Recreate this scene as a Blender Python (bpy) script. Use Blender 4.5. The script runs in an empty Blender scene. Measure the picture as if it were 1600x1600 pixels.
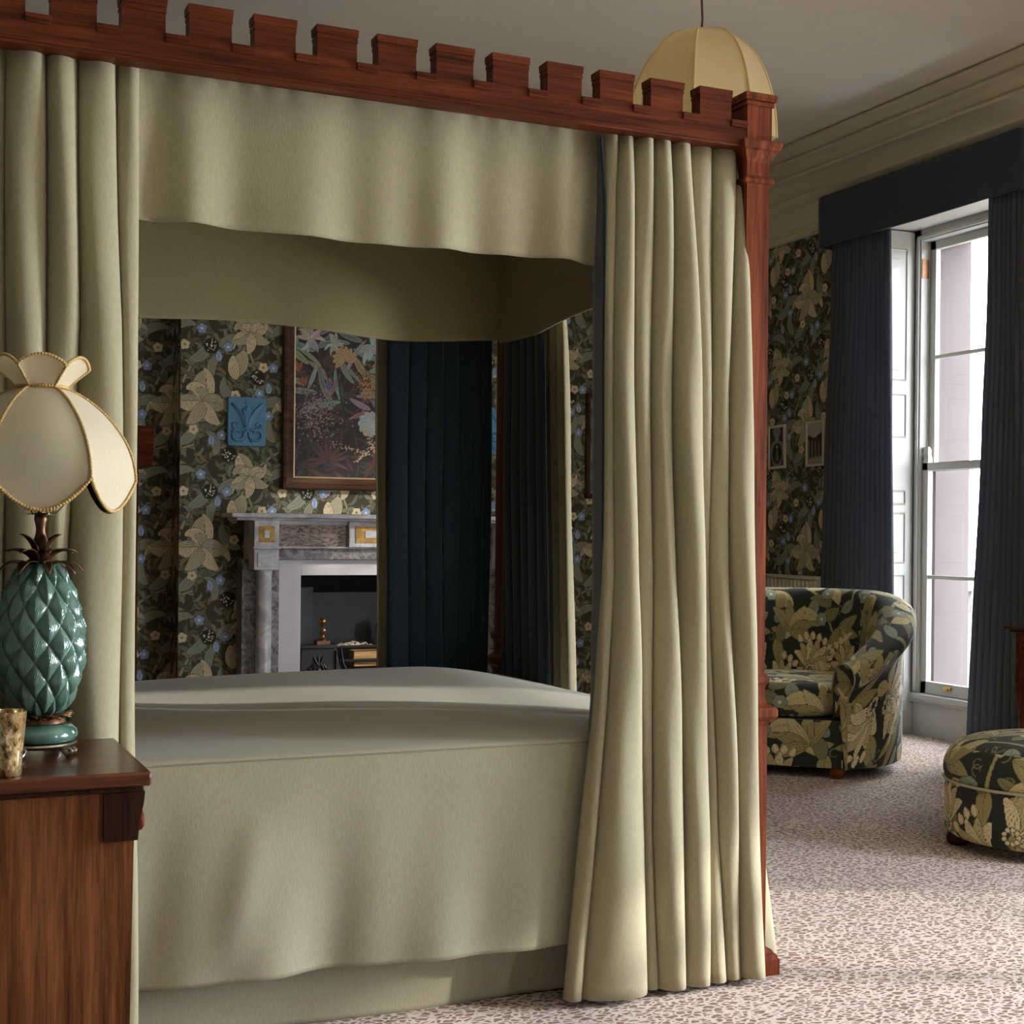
import bpy, math, random
import numpy as np
from mathutils import Vector, Matrix

# ------------------------------------------------------------------ camera
CAM = np.array([0.0, 0.0, 1.15]); YAW, ROLL, FPX, CY = .42083, .0097724, 2201.1, 831.7
def cam_axes():
    c, s = math.cos(YAW), math.sin(YAW)
    r = np.array([c, -s, 0]); f = np.array([s, c, 0]); u = np.array([0, 0, 1.])
    cr, sr = math.cos(ROLL), math.sin(ROLL)
    return np.array([r*cr+u*sr, u*cr-r*sr, f])
AX = cam_axes()
def P(u, v, axis, val):
    """point of the plane axis=val seen at photo pixel (u,v)"""
    d = AX.T @ np.array([(u-800)/FPX, (CY-v)/FPX, 1.0])
    return CAM + d*((val-CAM[axis])/d[axis])
SC = bpy.context.scene
cd = bpy.data.cameras.new('camera'); cd.lens = FPX/1600*36; cd.sensor_width = 36; cd.shift_y = (CY-800)/1600
cd.clip_start = .05; cd.clip_end = 300
cam = bpy.data.objects.new('camera', cd); SC.collection.objects.link(cam); SC.camera = cam
m = Matrix.Identity(4)
for i in range(3):
    m[i][0], m[i][1], m[i][2], m[i][3] = AX[0][i], AX[1][i], -AX[2][i], CAM[i]
cam.matrix_world = m

# ------------------------------------------------------------------ sky, sun, window light, exposure
W = bpy.data.worlds.new('sky'); SC.world = W; W.use_nodes = True
bg = W.node_tree.nodes['Background']; bg.inputs[0].default_value = (.84, .91, 1.0, 1); bg.inputs[1].default_value = 13.5
def lamp(kind, name, loc, direction, energy, color, **kw):
    l = bpy.data.lights.new(name, kind); l.energy = energy; l.color = color
    for k, v in kw.items(): setattr(l, k, v)
    o = bpy.data.objects.new(name, l); SC.collection.objects.link(o); o.location = loc
    o.rotation_euler = Vector(direction).to_track_quat('-Z', 'Y').to_euler(); return o
lamp('SUN', 'sun', (20, -8, 8), (-.9, .44, -.345), 3.1, (1.0, .95, .90), angle=math.radians(1.3))
lamp('AREA', 'daylight_window_b', (5.72, 2.04, 1.6), (-1, .05, .15), 330, (.84, .91, 1.0), shape='RECTANGLE', size=1.15, size_y=2.5)
VS = SC.view_settings
VS.view_transform = 'Standard'; VS.look = 'None'; VS.gamma = 1; VS.use_curve_mapping = False; VS.exposure = 0.3
SC.cycles.use_denoising = True
SC.cycles.max_bounces = 10; SC.cycles.diffuse_bounces = 6; SC.cycles.transparent_max_bounces = 12
SC.cycles.sample_clamp_indirect = 6; SC.cycles.caustics_reflective = False; SC.cycles.caustics_refractive = False

# ------------------------------------------------------------------ helpers
rnd = random.Random(7); PI = math.pi
COL = SC.collection
def lin(c):
    c = np.asarray(c, float)/255.0
    return np.where(c <= .04045, c/12.92, ((c+.055)/1.055)**2.4)
def L4(c): return tuple(lin(c)) + (1,)
ROOT = {}
class MB:
    def __init__(s): s.v = []; s.f = []
    def add(s, v, f):
        n = len(s.v); s.v += [tuple(map(float, p)) for p in v]; s.f += [tuple(i+n for i in q) for q in f]; return s
    def box(s, x0, x1, y0, y1, z0, z1):
        return s.add([(x, y, z) for z in (z0, z1) for y in (y0, y1) for x in (x0, x1)],
                     [(0, 2, 3, 1), (4, 5, 7, 6), (0, 1, 5, 4), (2, 6, 7, 3), (0, 4, 6, 2), (1, 3, 7, 5)])
    def grid(s, g, closed_u=False, closed_v=False, flip=False):
        g = np.asarray(g, float); nu, nv = g.shape[:2]; f = []
        for i in range(nu - (0 if closed_u else 1)):
            for j in range(nv - (0 if closed_v else 1)):
                a, b, c, d = i*nv+j, ((i+1) % nu)*nv+j, ((i+1) % nu)*nv+(j+1) % nv, i*nv+(j+1) % nv
                f.append((a, d, c, b) if flip else (a, b, c, d))
        return s.add(g.reshape(-1, 3), f)
    def lathe(s, prof, c=(0, 0, 0), n=32):
        g = [[(c[0]+r*math.cos(2*PI*k/n), c[1]+r*math.sin(2*PI*k/n), c[2]+z) for k in range(n)] for r, z in prof]
        s.grid(g, closed_v=True, flip=True)
        return s
    def tube(s, pts, r, n=8, closed=False):
        pts = [Vector(p) for p in pts]; N = len(pts); rs = r if hasattr(r, '__len__') else [r]*N
        rings = []; up = None
        for i, p in enumerate(pts):
            a = pts[(i-1) % N] if (closed or i > 0) else p; b = pts[(i+1) % N] if (closed or i < N-1) else p
            t = (b-a).normalized() if (b-a).length > 1e-9 else Vector((0, 0, 1))
            if up is None: up = Vector((0, 0, 1)) if abs(t.z) < .9 else Vector((1, 0, 0))
            x = t.cross(up)
            if x.length < 1e-6: x = t.orthogonal()
            x.normalize(); y = x.cross(t).normalized(); up = y
            rings.append([p + (x*math.cos(2*PI*k/n) + y*math.sin(2*PI*k/n))*rs[i] for k in range(n)])
        b0 = len(s.v); s.grid([[tuple(q) for q in ring] for ring in rings], closed_u=closed, closed_v=True)
        if not closed:
            s.f.append(tuple(b0+k for k in range(n))); s.f.append(tuple(b0+(N-1)*n+k for k in reversed(range(n))))
        return s
    def prism(s, poly, a, b, axis):
        """polygon (2-D, in the two other axes) extruded along axis from a to b"""
        n = len(poly)
        def put(p, t):
            q = list(p); q.insert(axis, t); return tuple(q)
        f = [(i, (i+1) % n, n+(i+1) % n, n+i) for i in range(n)]
        f += [tuple(reversed(range(n))), tuple(range(n, 2*n))]
        return s.add([put(p, a) for p in poly] + [put(p, b) for p in poly], f)
    def sphere(s, c, r, n=12, m=8):
        rr = r if hasattr(r, '__len__') else (r, r, r)
        g = [[(c[0]+rr[0]*math.sin(PI*i/m)*math.cos(2*PI*k/n), c[1]+rr[1]*math.sin(PI*i/m)*math.sin(2*PI*k/n), c[2]+rr[2]*math.cos(PI*i/m)) for k in range(n)] for i in range(m+1)]
        return s.grid(g, closed_v=True)
def obj(name, mb, mat, parent=None, bevel=0, solid=0, sub=0, local=False, ang=38, cols=None, seg=2):
    me = bpy.data.meshes.new(name)
    off = ROOT.get(parent.name, (0, 0, 0)) if (parent is not None and not local) else (0, 0, 0)
    v = np.asarray(mb.v, float) - np.asarray(off)
    me.from_pydata(v.tolist(), [], mb.f); me.validate(verbose=False)
    if cols is not None:
        at = me.color_attributes.new('tint', 'FLOAT_COLOR', 'POINT')
        c = np.ones((len(mb.v), 4), np.float32); c[:, :3] = cols; at.data.foreach_set('color', c.ravel())
    import bmesh
    b = bmesh.new(); b.from_mesh(me); 
    if cols is None: bmesh.ops.remove_doubles(b, verts=b.verts, dist=1e-6)
    bmesh.ops.recalc_face_normals(b, faces=b.faces); b.to_mesh(me); b.free()
    me.shade_smooth(); me.set_sharp_from_angle(angle=math.radians(ang))
    if mat: me.materials.append(mat)
    o = bpy.data.objects.new(name, me); COL.objects.link(o)
    if parent is not None: o.parent = parent; ROOT[o.name] = off
    if bevel:
        q = o.modifiers.new('bevel', 'BEVEL'); q.width = bevel; q.segments = seg; q.limit_method = 'ANGLE'; q.angle_limit = math.radians(40)
    if solid:
        q = o.modifiers.new('solid', 'SOLIDIFY'); q.thickness = solid; q.offset = 0
    if sub:
        q = o.modifiers.new('sub', 'SUBSURF'); q.levels = sub; q.render_levels = sub
    return o
def tag(o, label, cat, group=None):
    o['label'] = label; o['category'] = cat
    if group: o['group'] = group
    return o
def thing(name, label, cat, loc=(0, 0, 0), rz=0, group=None):
    o = bpy.data.objects.new(name, None); COL.objects.link(o); o.location = loc; o.rotation_euler = (0, 0, rz)
    o.empty_display_size = .05; ROOT[o.name] = tuple(loc); return tag(o, label, cat, group)
def struct(name, mb, mat, parent=None, **k):
    o = obj(name, mb, mat, parent, **k)
    if parent is None: o['kind'] = 'structure'
    return o
def copy_thing(src, loc, label=None, group=None, rz=None):
    c = src.copy(); COL.objects.link(c); c.location = loc
    if rz is not None: c.rotation_euler = (0, 0, rz)
    if label: c['label'] = label
    if group: c['group'] = group
    for ch in list(src.children):
        d = ch.copy(); COL.objects.link(d); d.parent = c
        for g in list(ch.children):
            e = g.copy(); COL.objects.link(e); e.parent = d
    return c

# ------------------------------------------------------------------ materials
def mat_new(name):
    m = bpy.data.materials.new(name); m.use_nodes = True; nt = m.node_tree
    return m, nt, nt.nodes['Principled BSDF'], (lambda t: nt.nodes.new(t)), nt.links.new
def coords(nt, new, ln, scale, rot=(0, 0, 0)):
    tc = new('ShaderNodeTexCoord'); mp = new('ShaderNodeMapping'); mp.inputs['Scale'].default_value = scale; mp.inputs['Rotation'].default_value = rot
    ln(tc.outputs['Object'], mp.inputs['Vector']); return mp.outputs['Vector']
def noise(new, ln, vec, scale, detail=3, rough=.5):
    n = new('ShaderNodeTexNoise'); n.inputs['Scale'].default_value = scale; n.inputs['Detail'].default_value = detail; n.inputs['Roughness'].default_value = rough
    ln(vec, n.inputs['Vector']); return n.outputs['Fac']
def ramp(new, ln, fac, stops):
    r = new('ShaderNodeValToRGB'); e = r.color_ramp.elements
    while len(e) < len(stops): e.new(.5)
    for q, (p, c) in zip(e, stops): q.position = p; q.color = c
    ln(fac, r.inputs['Fac']); return r.outputs['Color']
def bump(nt, new, ln, bs, h, strength, dist=.002):
    b = new('ShaderNodeBump'); b.inputs['Strength'].default_value = strength; b.inputs['Distance'].default_value = dist
    ln(h, b.inputs['Height']); ln(b.outputs['Normal'], bs.inputs['Normal'])
def plain(name, col, rough=.5, metal=0, var=.06, nscale=6, spec=.5, coat=0, bmp=0):
    m, nt, bs, new, ln = mat_new(name)
    c = lin(col)
    v = coords(nt, new, ln, (1, 1, 1)); n = noise(new, ln, v, nscale, 4)
    ln(ramp(new, ln, n, [(.3, tuple(c*(1-var))+(1,)), (.7, tuple(np.minimum(c*(1+var), 1))+(1,))]), bs.inputs['Base Color'])
    bs.inputs['Roughness'].default_value = rough; bs.inputs['Metallic'].default_value = metal; bs.inputs['Specular IOR Level'].default_value = spec
    bs.inputs['Coat Weight'].default_value = coat; bs.inputs['Coat Roughness'].default_value = .08
    if bmp: bump(nt, new, ln, bs, noise(new, ln, v, nscale*8, 3), bmp)
    return m
def wood(name, dark, mid, light, axis, rough=.42, fine=1.0, coat=.0, spec=.10):
    m, nt, bs, new, ln = mat_new(name)
    sc = [26*fine]*3; sc[axis] = 1.6*fine
    v = coords(nt, new, ln, sc)
    a = noise(new, ln, v, 1.3, 6, .62)
    sc2 = [160*fine]*3; sc2[axis] = 5*fine
    b = noise(new, ln, coords(nt, new, ln, sc2), 1.0, 3, .6)
    mx = new('ShaderNodeMath'); mx.operation = 'MULTIPLY_ADD'; mx.inputs[1].default_value = .35; ln(b, mx.inputs[0]); 
    m2 = new('ShaderNodeMath'); m2.operation = 'MULTIPLY'; m2.inputs[1].default_value = .7; ln(a, m2.inputs[0]); ln(m2.outputs[0], mx.inputs[2])
    ln(ramp(new, ln, mx.outputs[0], [(.36, L4(dark)), (.52, L4(mid)), (.68, L4(light))]), bs.inputs['Base Color'])
    bs.inputs['Roughness'].default_value = rough; bs.inputs['Coat Weight'].default_value = coat; bs.inputs['Coat Roughness'].default_value = .25; bs.inputs['Specular IOR Level'].default_value = spec
    bump(nt, new, ln, bs, b, .12, .001)
    return m
def cloth(name, col, var=.10, weave=900, rough=.9, transl=0, tcol=None, sheen=.15):
    m, nt, bs, new, ln = mat_new(name); c = lin(col)
    v = coords(nt, new, ln, (1, 1, .22)); n1 = noise(new, ln, v, weave*.35, 2, .6)
    n2 = noise(new, ln, coords(nt, new, ln, (1, 1, 1)), 5, 3)
    mx = new('ShaderNodeMath'); mx.operation = 'MULTIPLY_ADD'; mx.inputs[1].default_value = .75; ln(n1, mx.inputs[0])
    m2 = new('ShaderNodeMath'); m2.operation = 'MULTIPLY'; m2.inputs[1].default_value = .25; ln(n2, m2.inputs[0]); ln(m2.outputs[0], mx.inputs[2])
    ln(ramp(new, ln, mx.outputs[0], [(.3, tuple(c*(1-var))+(1,)), (.7, tuple(np.minimum(c*(1+var), 1))+(1,))]), bs.inputs['Base Color'])
    bs.inputs['Roughness'].default_value = rough; bs.inputs['Specular IOR Level'].default_value = .15
    bs.inputs['Sheen Weight'].default_value = sheen; bs.inputs['Sheen Roughness'].default_value = .5
    bump(nt, new, ln, bs, n1, .25, .0012)
    if transl:
        t = new('ShaderNodeBsdfTranslucent'); t.inputs['Color'].default_value = L4(tcol or col)
        s = new('ShaderNodeMixShader'); s.inputs[0].default_value = transl
        out = nt.nodes['Material Output']; ln(bs.outputs[0], s.inputs[1]); ln(t.outputs[0], s.inputs[2]); ln(s.outputs[0], out.inputs['Surface'])
    return m
def tinted(name, rough=.85, spec=.2, sheen=0, gain=1.0):
    m, nt, bs, new, ln = mat_new(name); a = new('ShaderNodeVertexColor'); a.layer_name = 'tint'
    n = noise(new, ln, coords(nt, new, ln, (1, 1, 1)), 220, 2)
    mx = new('ShaderNodeMix'); mx.data_type = 'RGBA'; mx.blend_type = 'MULTIPLY'; mx.inputs[0].default_value = 1
    ln(a.outputs['Color'], mx.inputs[6]); ln(ramp(new, ln, n, [(.3, (.9*gain,)*3+(1,)), (.7, (1.08*gain,)*3+(1,))]), mx.inputs[7])
    ln(mx.outputs[2], bs.inputs['Base Color']); bs.inputs['Roughness'].default_value = rough; bs.inputs['Specular IOR Level'].default_value = spec
    bs.inputs['Sheen Weight'].default_value = sheen
    return m
def marble(name, base, vein, scale=9, rough=.3, lo=.42, hi=.62, stretch=(1, 1, 1)):
    m, nt, bs, new, ln = mat_new(name)
    n = new('ShaderNodeTexNoise'); n.inputs['Scale'].default_value = scale; n.inputs['Detail'].default_value = 9; n.inputs['Roughness'].default_value = .65; n.inputs['Distortion'].default_value = 1.2
    ln(coords(nt, new, ln, stretch), n.inputs['Vector'])
    ln(ramp(new, ln, n.outputs['Fac'], [(lo, L4(vein)), (hi, L4(base))]), bs.inputs['Base Color']); bs.inputs['Roughness'].default_value = rough
    return m
def carpet(name):
    m, nt, bs, new, ln = mat_new(name)
    tc = new('ShaderNodeTexCoord'); mp = new('ShaderNodeMapping'); mp.inputs['Scale'].default_value = (.9, 1.6, 1); mp.inputs['Rotation'].default_value = (0, 0, -.35)
    ln(tc.outputs['Object'], mp.inputs['Vector'])
    wn = new('ShaderNodeTexNoise'); wn.inputs['Scale'].default_value = 38; wn.inputs['Detail'].default_value = 2; ln(mp.outputs[0], wn.inputs['Vector'])
    ad = new('ShaderNodeMix'); ad.data_type = 'RGBA'; ad.blend_type = 'LINEAR_LIGHT'; ad.inputs[0].default_value = .012
    ln(mp.outputs[0], ad.inputs[6]); ln(wn.outputs['Color'], ad.inputs[7])
    vo = new('ShaderNodeTexVoronoi'); vo.feature = 'DISTANCE_TO_EDGE'; vo.inputs['Scale'].default_value = 40; ln(ad.outputs[2], vo.inputs['Vector'])
    vf = new('ShaderNodeTexVoronoi'); vf.feature = 'F1'; vf.inputs['Scale'].default_value = 40; ln(ad.outputs[2], vf.inputs['Vector'])
    edge = ramp(new, ln, vo.outputs['Distance'], [(.075, (0, 0, 0, 1)), (.17, (1, 1, 1, 1))])
    spot = ramp(new, ln, vf.outputs['Distance'], [(.05, L4((160, 128, 102))), (.28, L4((118, 86, 63)))])
    mx = new('ShaderNodeMix'); mx.data_type = 'RGBA'; ln(edge, mx.inputs[0]); mx.inputs[6].default_value = L4((218, 200, 188)); ln(spot, mx.inputs[7])
    n2 = noise(new, ln, mp.outputs[0], 700, 2)
    mz = new('ShaderNodeMix'); mz.data_type = 'RGBA'; mz.blend_type = 'MULTIPLY'; mz.inputs[0].default_value = 1
    ln(mx.outputs[2], mz.inputs[6]); ln(ramp(new, ln, n2, [(.3, (.82,)*3+(1,)), (.7, (1.06,)*3+(1,))]), mz.inputs[7])
    ln(mz.outputs[2], bs.inputs['Base Color']); bs.inputs['Roughness'].default_value = .97; bs.inputs['Specular IOR Level'].default_value = .1
    bs.inputs['Sheen Weight'].default_value = .2
    bump(nt, new, ln, bs, n2, .5, .004)
    return m
def pane_mat():
    m, nt, bs, new, ln = mat_new('window_glass'); tr = new('ShaderNodeBsdfTransparent'); gl = new('ShaderNodeBsdfGlossy'); gl.inputs['Roughness'].default_value = .02
    s = new('ShaderNodeMixShader'); s.inputs[0].default_value = .06; ln(tr.outputs[0], s.inputs[1]); ln(gl.outputs[0], s.inputs[2]); ln(s.outputs[0], nt.nodes['Material Output'].inputs['Surface'])
    return m
def mercury():
    m, nt, bs, new, ln = mat_new('mercury_glass')
    n = noise(new, ln, coords(nt, new, ln, (1, 1, .6)), 95, 5, .7)
    ln(ramp(new, ln, n, [(.38, L4((60, 42, 20))), (.5, L4((190, 155, 95))), (.62, L4((250, 235, 200)))]), bs.inputs['Base Color'])
    ln(ramp(new, ln, n, [(.4, (.55,)*3+(1,)), (.6, (.12,)*3+(1,))]), bs.inputs['Roughness'])
    bs.inputs['Metallic'].default_value = .75; bs.inputs['Coat Weight'].default_value = .6
    return m
M = {}
RED = ((58, 25, 13), (108, 52, 29), (142, 77, 45))
RED_SHADED = ((48, 20, 11), (90, 41, 23), (120, 60, 35)); M['wood_x'] = wood('red_mahogany_lengthwise_shaded', *RED_SHADED, 0); M['wood_y'] = wood('red_mahogany_crosswise_shaded', *RED_SHADED, 1); M['wood_z'] = wood('red_mahogany_upright', *RED, 2)  # rail wood darker than the posts: the rail's shade is put into the colour
OAK = ((66, 33, 17), (116, 68, 38), (152, 97, 58))
M['oak_z'] = wood('brown_oak_upright', *OAK, 2, .42, 1.4, .1); M['oak_x'] = wood('brown_oak_top', (50, 22, 12), (86, 42, 23), (112, 60, 34), 0, .3, 1.2, .3, .3)
M['dark_oak'] = wood('dark_oak', (28, 14, 9), (50, 27, 17), (70, 40, 25), 2, .4, 1.3, .1)
M['khaki'] = cloth('khaki_linen', (170, 161, 132)); M['khaki2'] = cloth('olive_linen', (160, 148, 110))
M['cover'] = cloth('sage_coverlet_linen', (166, 160, 136))
M['navy'] = cloth('navy_lining', (40, 56, 68), .12, 700, .75, 0, None, .3)
M['drape'] = cloth('navy_wool_drape', (92, 95, 102), .10, 700, .85, .3, (96, 112, 132), .15)
M['pelmet'] = cloth('navy_pelmet_cloth', (54, 62, 74), .06, 500, .9, 0, None, .2)
M['cream'] = plain('cream_paint', (216, 208, 186), .5, 0, .02)
M['white'] = plain('white_paint', (184, 182, 176), .4, 0, .015)
M['ceil'] = plain('ceiling_paint', (238, 232, 218), .8, 0, .02)
M['plaster'] = plain('dark_papered_wall', (84, 84, 74), .8, 0, .03)
M['pink'] = plain('pale_pink_render', (92, 83, 83), .9, 0, .03)
M['carpet'] = carpet('leopard_spot_carpet')
M['paper'] = tinted('floral_wallpaper', .8, .25, 0, 1.3); M['fabric'] = tinted('floral_upholstery', .8, .25, .12, 1.18); M['art'] = tinted('printed_picture', .35, .5)
M['glass'] = pane_mat(); M['mercury'] = mercury()
M['bronze'] = plain('aged_bronze', (112, 82, 58), .38, .9, .25, 40)
M['brass'] = plain('brass', (190, 150, 80), .25, 1.0, .1, 30)
M['steel'] = plain('silvered_metal', (190, 180, 165), .28, 1.0, .1, 40)
M['green'] = plain('green_glazed_ceramic', (86, 122, 108), .16, 0, .22, 30, .6, .8)
M['shade'] = cloth('cream_silk_shade', (240, 226, 194), .03, 300, .6, .25, (232, 216, 180), .3)
M['shade_y'] = cloth('gold_silk_shade', (234, 214, 160), .03, 300, .55, .35, (230, 205, 140), .3)
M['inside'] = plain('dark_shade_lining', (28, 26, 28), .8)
M['braid'] = plain('gold_braid', (206, 172, 108), .55, 0, .2, 300)
M['iron'] = plain('cast_iron', (38, 38, 40), .45, .3, .15, 40)
M['soot'] = plain('sooty_iron_plate', (84, 86, 92), .5, .2, .2, 5)
M['soot_d'] = plain('dark_firebrick', (26, 26, 28), .8, 0, .2, 8)
M['log'] = wood('pale_split_log', (150, 105, 66), (196, 152, 104), (222, 186, 140), 0, .8, 1.5, 0)
M['paper_w'] = plain('crumpled_paper', (220, 205, 180), .8)
M['marble_w'] = marble('white_marble', (232, 230, 230), (184, 184, 190), 7); M['slip'] = plain('white_slip_stone', (236, 232, 234), .5, 0, .015)
M['marble_g'] = marble('grey_veined_marble', (170, 164, 164), (96, 88, 92), 22, .3, .40, .60)
M['marble_r'] = marble('mottled_brown_marble', (178, 156, 140), (78, 56, 52), 26, .35, .40, .58, (1, 1, 2.6))
M['marble_y'] = marble('yellow_marble', (214, 170, 72), (176, 130, 50), 14)
M['blue'] = plain('powder_blue_paint', (94, 148, 186), .5, 0, .05, 10)
M['frame_wood'] = wood('dark_frame_wood', (52, 34, 24), (82, 56, 40), (104, 74, 54), 0, .45)
M['frame_wood_z'] = wood('dark_frame_wood_upright', (52, 34, 24), (82, 56, 40), (104, 74, 54), 2, .45)
M['gilt'] = plain('gilt_slip', (196, 170, 130), .4, .4)
M['leaf'] = plain('foliage', (96, 120, 78), .8, 0, .4, 2); M['bark'] = plain('bark', (80, 66, 52), .9)
M['stone'] = plain('pale_stone', (120, 116, 110), .9, 0, .06); M['lawn'] = plain('gravel', (136, 128, 116), .95, 0, .2, .5)
M['slate'] = plain('grey_slate_roof', (132, 134, 142), .8, 0, .15, 3)

# ------------------------------------------------------------------ drawn patterns (sampled into per-point tints of walls and upholstery)
class Draw:
    def __init__(s, w, h, res, bgc, wrap=True):
        s.w, s.h, s.nx, s.ny, s.wrap = w, h, int(w/res), int(h/res), wrap
        s.a = np.empty((s.ny, s.nx, 3)); s.a[:] = bgc
    def poly(s, pts, col):
        p = np.asarray(pts, float)*[s.nx/s.w, s.ny/s.h]
        x0, y0 = np.floor(p.min(0)).astype(int)-1; x1, y1 = np.ceil(p.max(0)).astype(int)+2
        if not s.wrap:
            x0, y0, x1, y1 = max(x0, 0), max(y0, 0), min(x1, s.nx), min(y1, s.ny)
        if x1 <= x0 or y1 <= y0: return
        xs, ys = np.arange(x0, x1)+.5, np.arange(y0, y1)+.5
        ins = np.zeros((len(ys), len(xs)), bool)
        q = np.roll(p, -1, 0)
        for (ax, ay), (bx, by) in zip(p, q):
            if ay == by: continue
            row = (ys >= min(ay, by)) & (ys < max(ay, by))
            xc = ax + (ys-ay)*(bx-ax)/(by-ay)
            ins[row] ^= xs[None, :] < xc[row][:, None]
        jj, ii = np.nonzero(ins)
        s.a[(jj+y0) % s.ny, (ii+x0) % s.nx] = col
    def stroke(s, pts, w0, w1, col):
        p = np.asarray(pts, float); t = np.gradient(p, axis=0); t /= np.maximum(np.hypot(t[:, 0], t[:, 1]), 1e-9)[:, None]
        n = np.stack([-t[:, 1], t[:, 0]], 1); w = np.linspace(w0, w1, len(p))[:, None]/2
        s.poly(np.vstack([p+n*w, (p-n*w)[::-1]]), col)
    def disc(s, x, y, r, col, k=14): s.poly([(x+r*math.cos(2*PI*i/k), y+r*math.sin(2*PI*i/k)) for i in range(k)], col)
    def spine(s, x, y, ang, ln, bend, n=18):
        pts = [(x, y)]
        for i in range(n):
            a = ang + bend*(i/n)**1.3; x += math.cos(a)*ln/n; y += math.sin(a)*ln/n; pts.append((x, y))
        return np.array(pts)
    def leaf(s, x, y, ang, ln, wd, bend, col, dark, vein=None, nv=2, shape=.8, lobes=0, ow=.0022):
        p = s.spine(x, y, ang, ln, bend); t = np.gradient(p, axis=0); t /= np.hypot(t[:, 0], t[:, 1])[:, None]; n = np.stack([-t[:, 1], t[:, 0]], 1)
        k = np.linspace(0, 1, len(p)); w = (np.sin(PI*k**.8)**shape)*wd/2
        if lobes: w = w*(1-.30*np.abs(np.sin(PI*k*lobes)))
        w = w[:, None]
        s.poly(np.vstack([p+n*(w+ow), (p-n*(w+ow))[::-1]]), dark); s.poly(np.vstack([p+n*w, (p-n*w)[::-1]]), col)
        if vein is not None:
            for q in np.linspace(-.62, .62, nv) if nv > 1 else [0]:
                s.stroke((p+n*w*q)[1:-2], .0022, .0008, vein)
    def flower(s, x, y, r, col, dark, mid, n=5, a0=0):
        for i in range(n):
            a = a0+2*PI*i/n; s.disc(x+r*.6*math.cos(a), y+r*.6*math.sin(a), r*.48+.002, dark)
        for i in range(n):
            a = a0+2*PI*i/n; s.disc(x+r*.6*math.cos(a), y+r*.6*math.sin(a), r*.48, col)
        s.disc(x, y, r*.26, mid)
    def berries(s, x, y, r, dark, dot, n, seed):
        g = random.Random(seed); s.disc(x, y, r, dark, 22)
        for i in range(n):
            a = g.random()*2*PI; q = r*.8*math.sqrt(g.random()); s.disc(x+q*math.cos(a), y+q*math.sin(a), .0034, dot, 8)
    def lily(s, x, y, k, ang, cols, dark, vein):
        for a, l, w, b, c in ((2.75, .19, .050, 1.7, 1), (.30, .19, .052, -1.9, 0), (3.7, .16, .05, -1.6, 0), (-.5, .17, .05, 1.8, 1), (-1.25, .15, .07, .9, 0), (-1.9, .15, .07, -.8, 1), (1.15, .19, .075, 1.0, 0), (2.0, .18, .075, -1.2, 1), (1.5, .15, .07, 2.6, 0), (1.1, .10, .05, 2.8, 1), (.75, .13, .045, -2.2, 1)):
            s.leaf(x, y, a+ang, l*k, w*k, b, cols[c], dark, vein, 4, .7)
    def sample(s, u, v):
        x = np.asarray(u)/s.w*s.nx-.5; y = np.asarray(v)/s.h*s.ny-.5
        if not s.wrap: x = np.clip(x, 0, s.nx-1.001); y = np.clip(y, 0, s.ny-1.001)
        i, j = np.floor(x).astype(int), np.floor(y).astype(int); fx, fy = (x-i)[..., None], (y-j)[..., None]
        A = lambda jj, ii: s.a[jj % s.ny, ii % s.nx]
        return (A(j, i)*(1-fx)+A(j, i+1)*fx)*(1-fy) + (A(j+1, i)*(1-fx)+A(j+1, i+1)*fx)*fy
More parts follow.
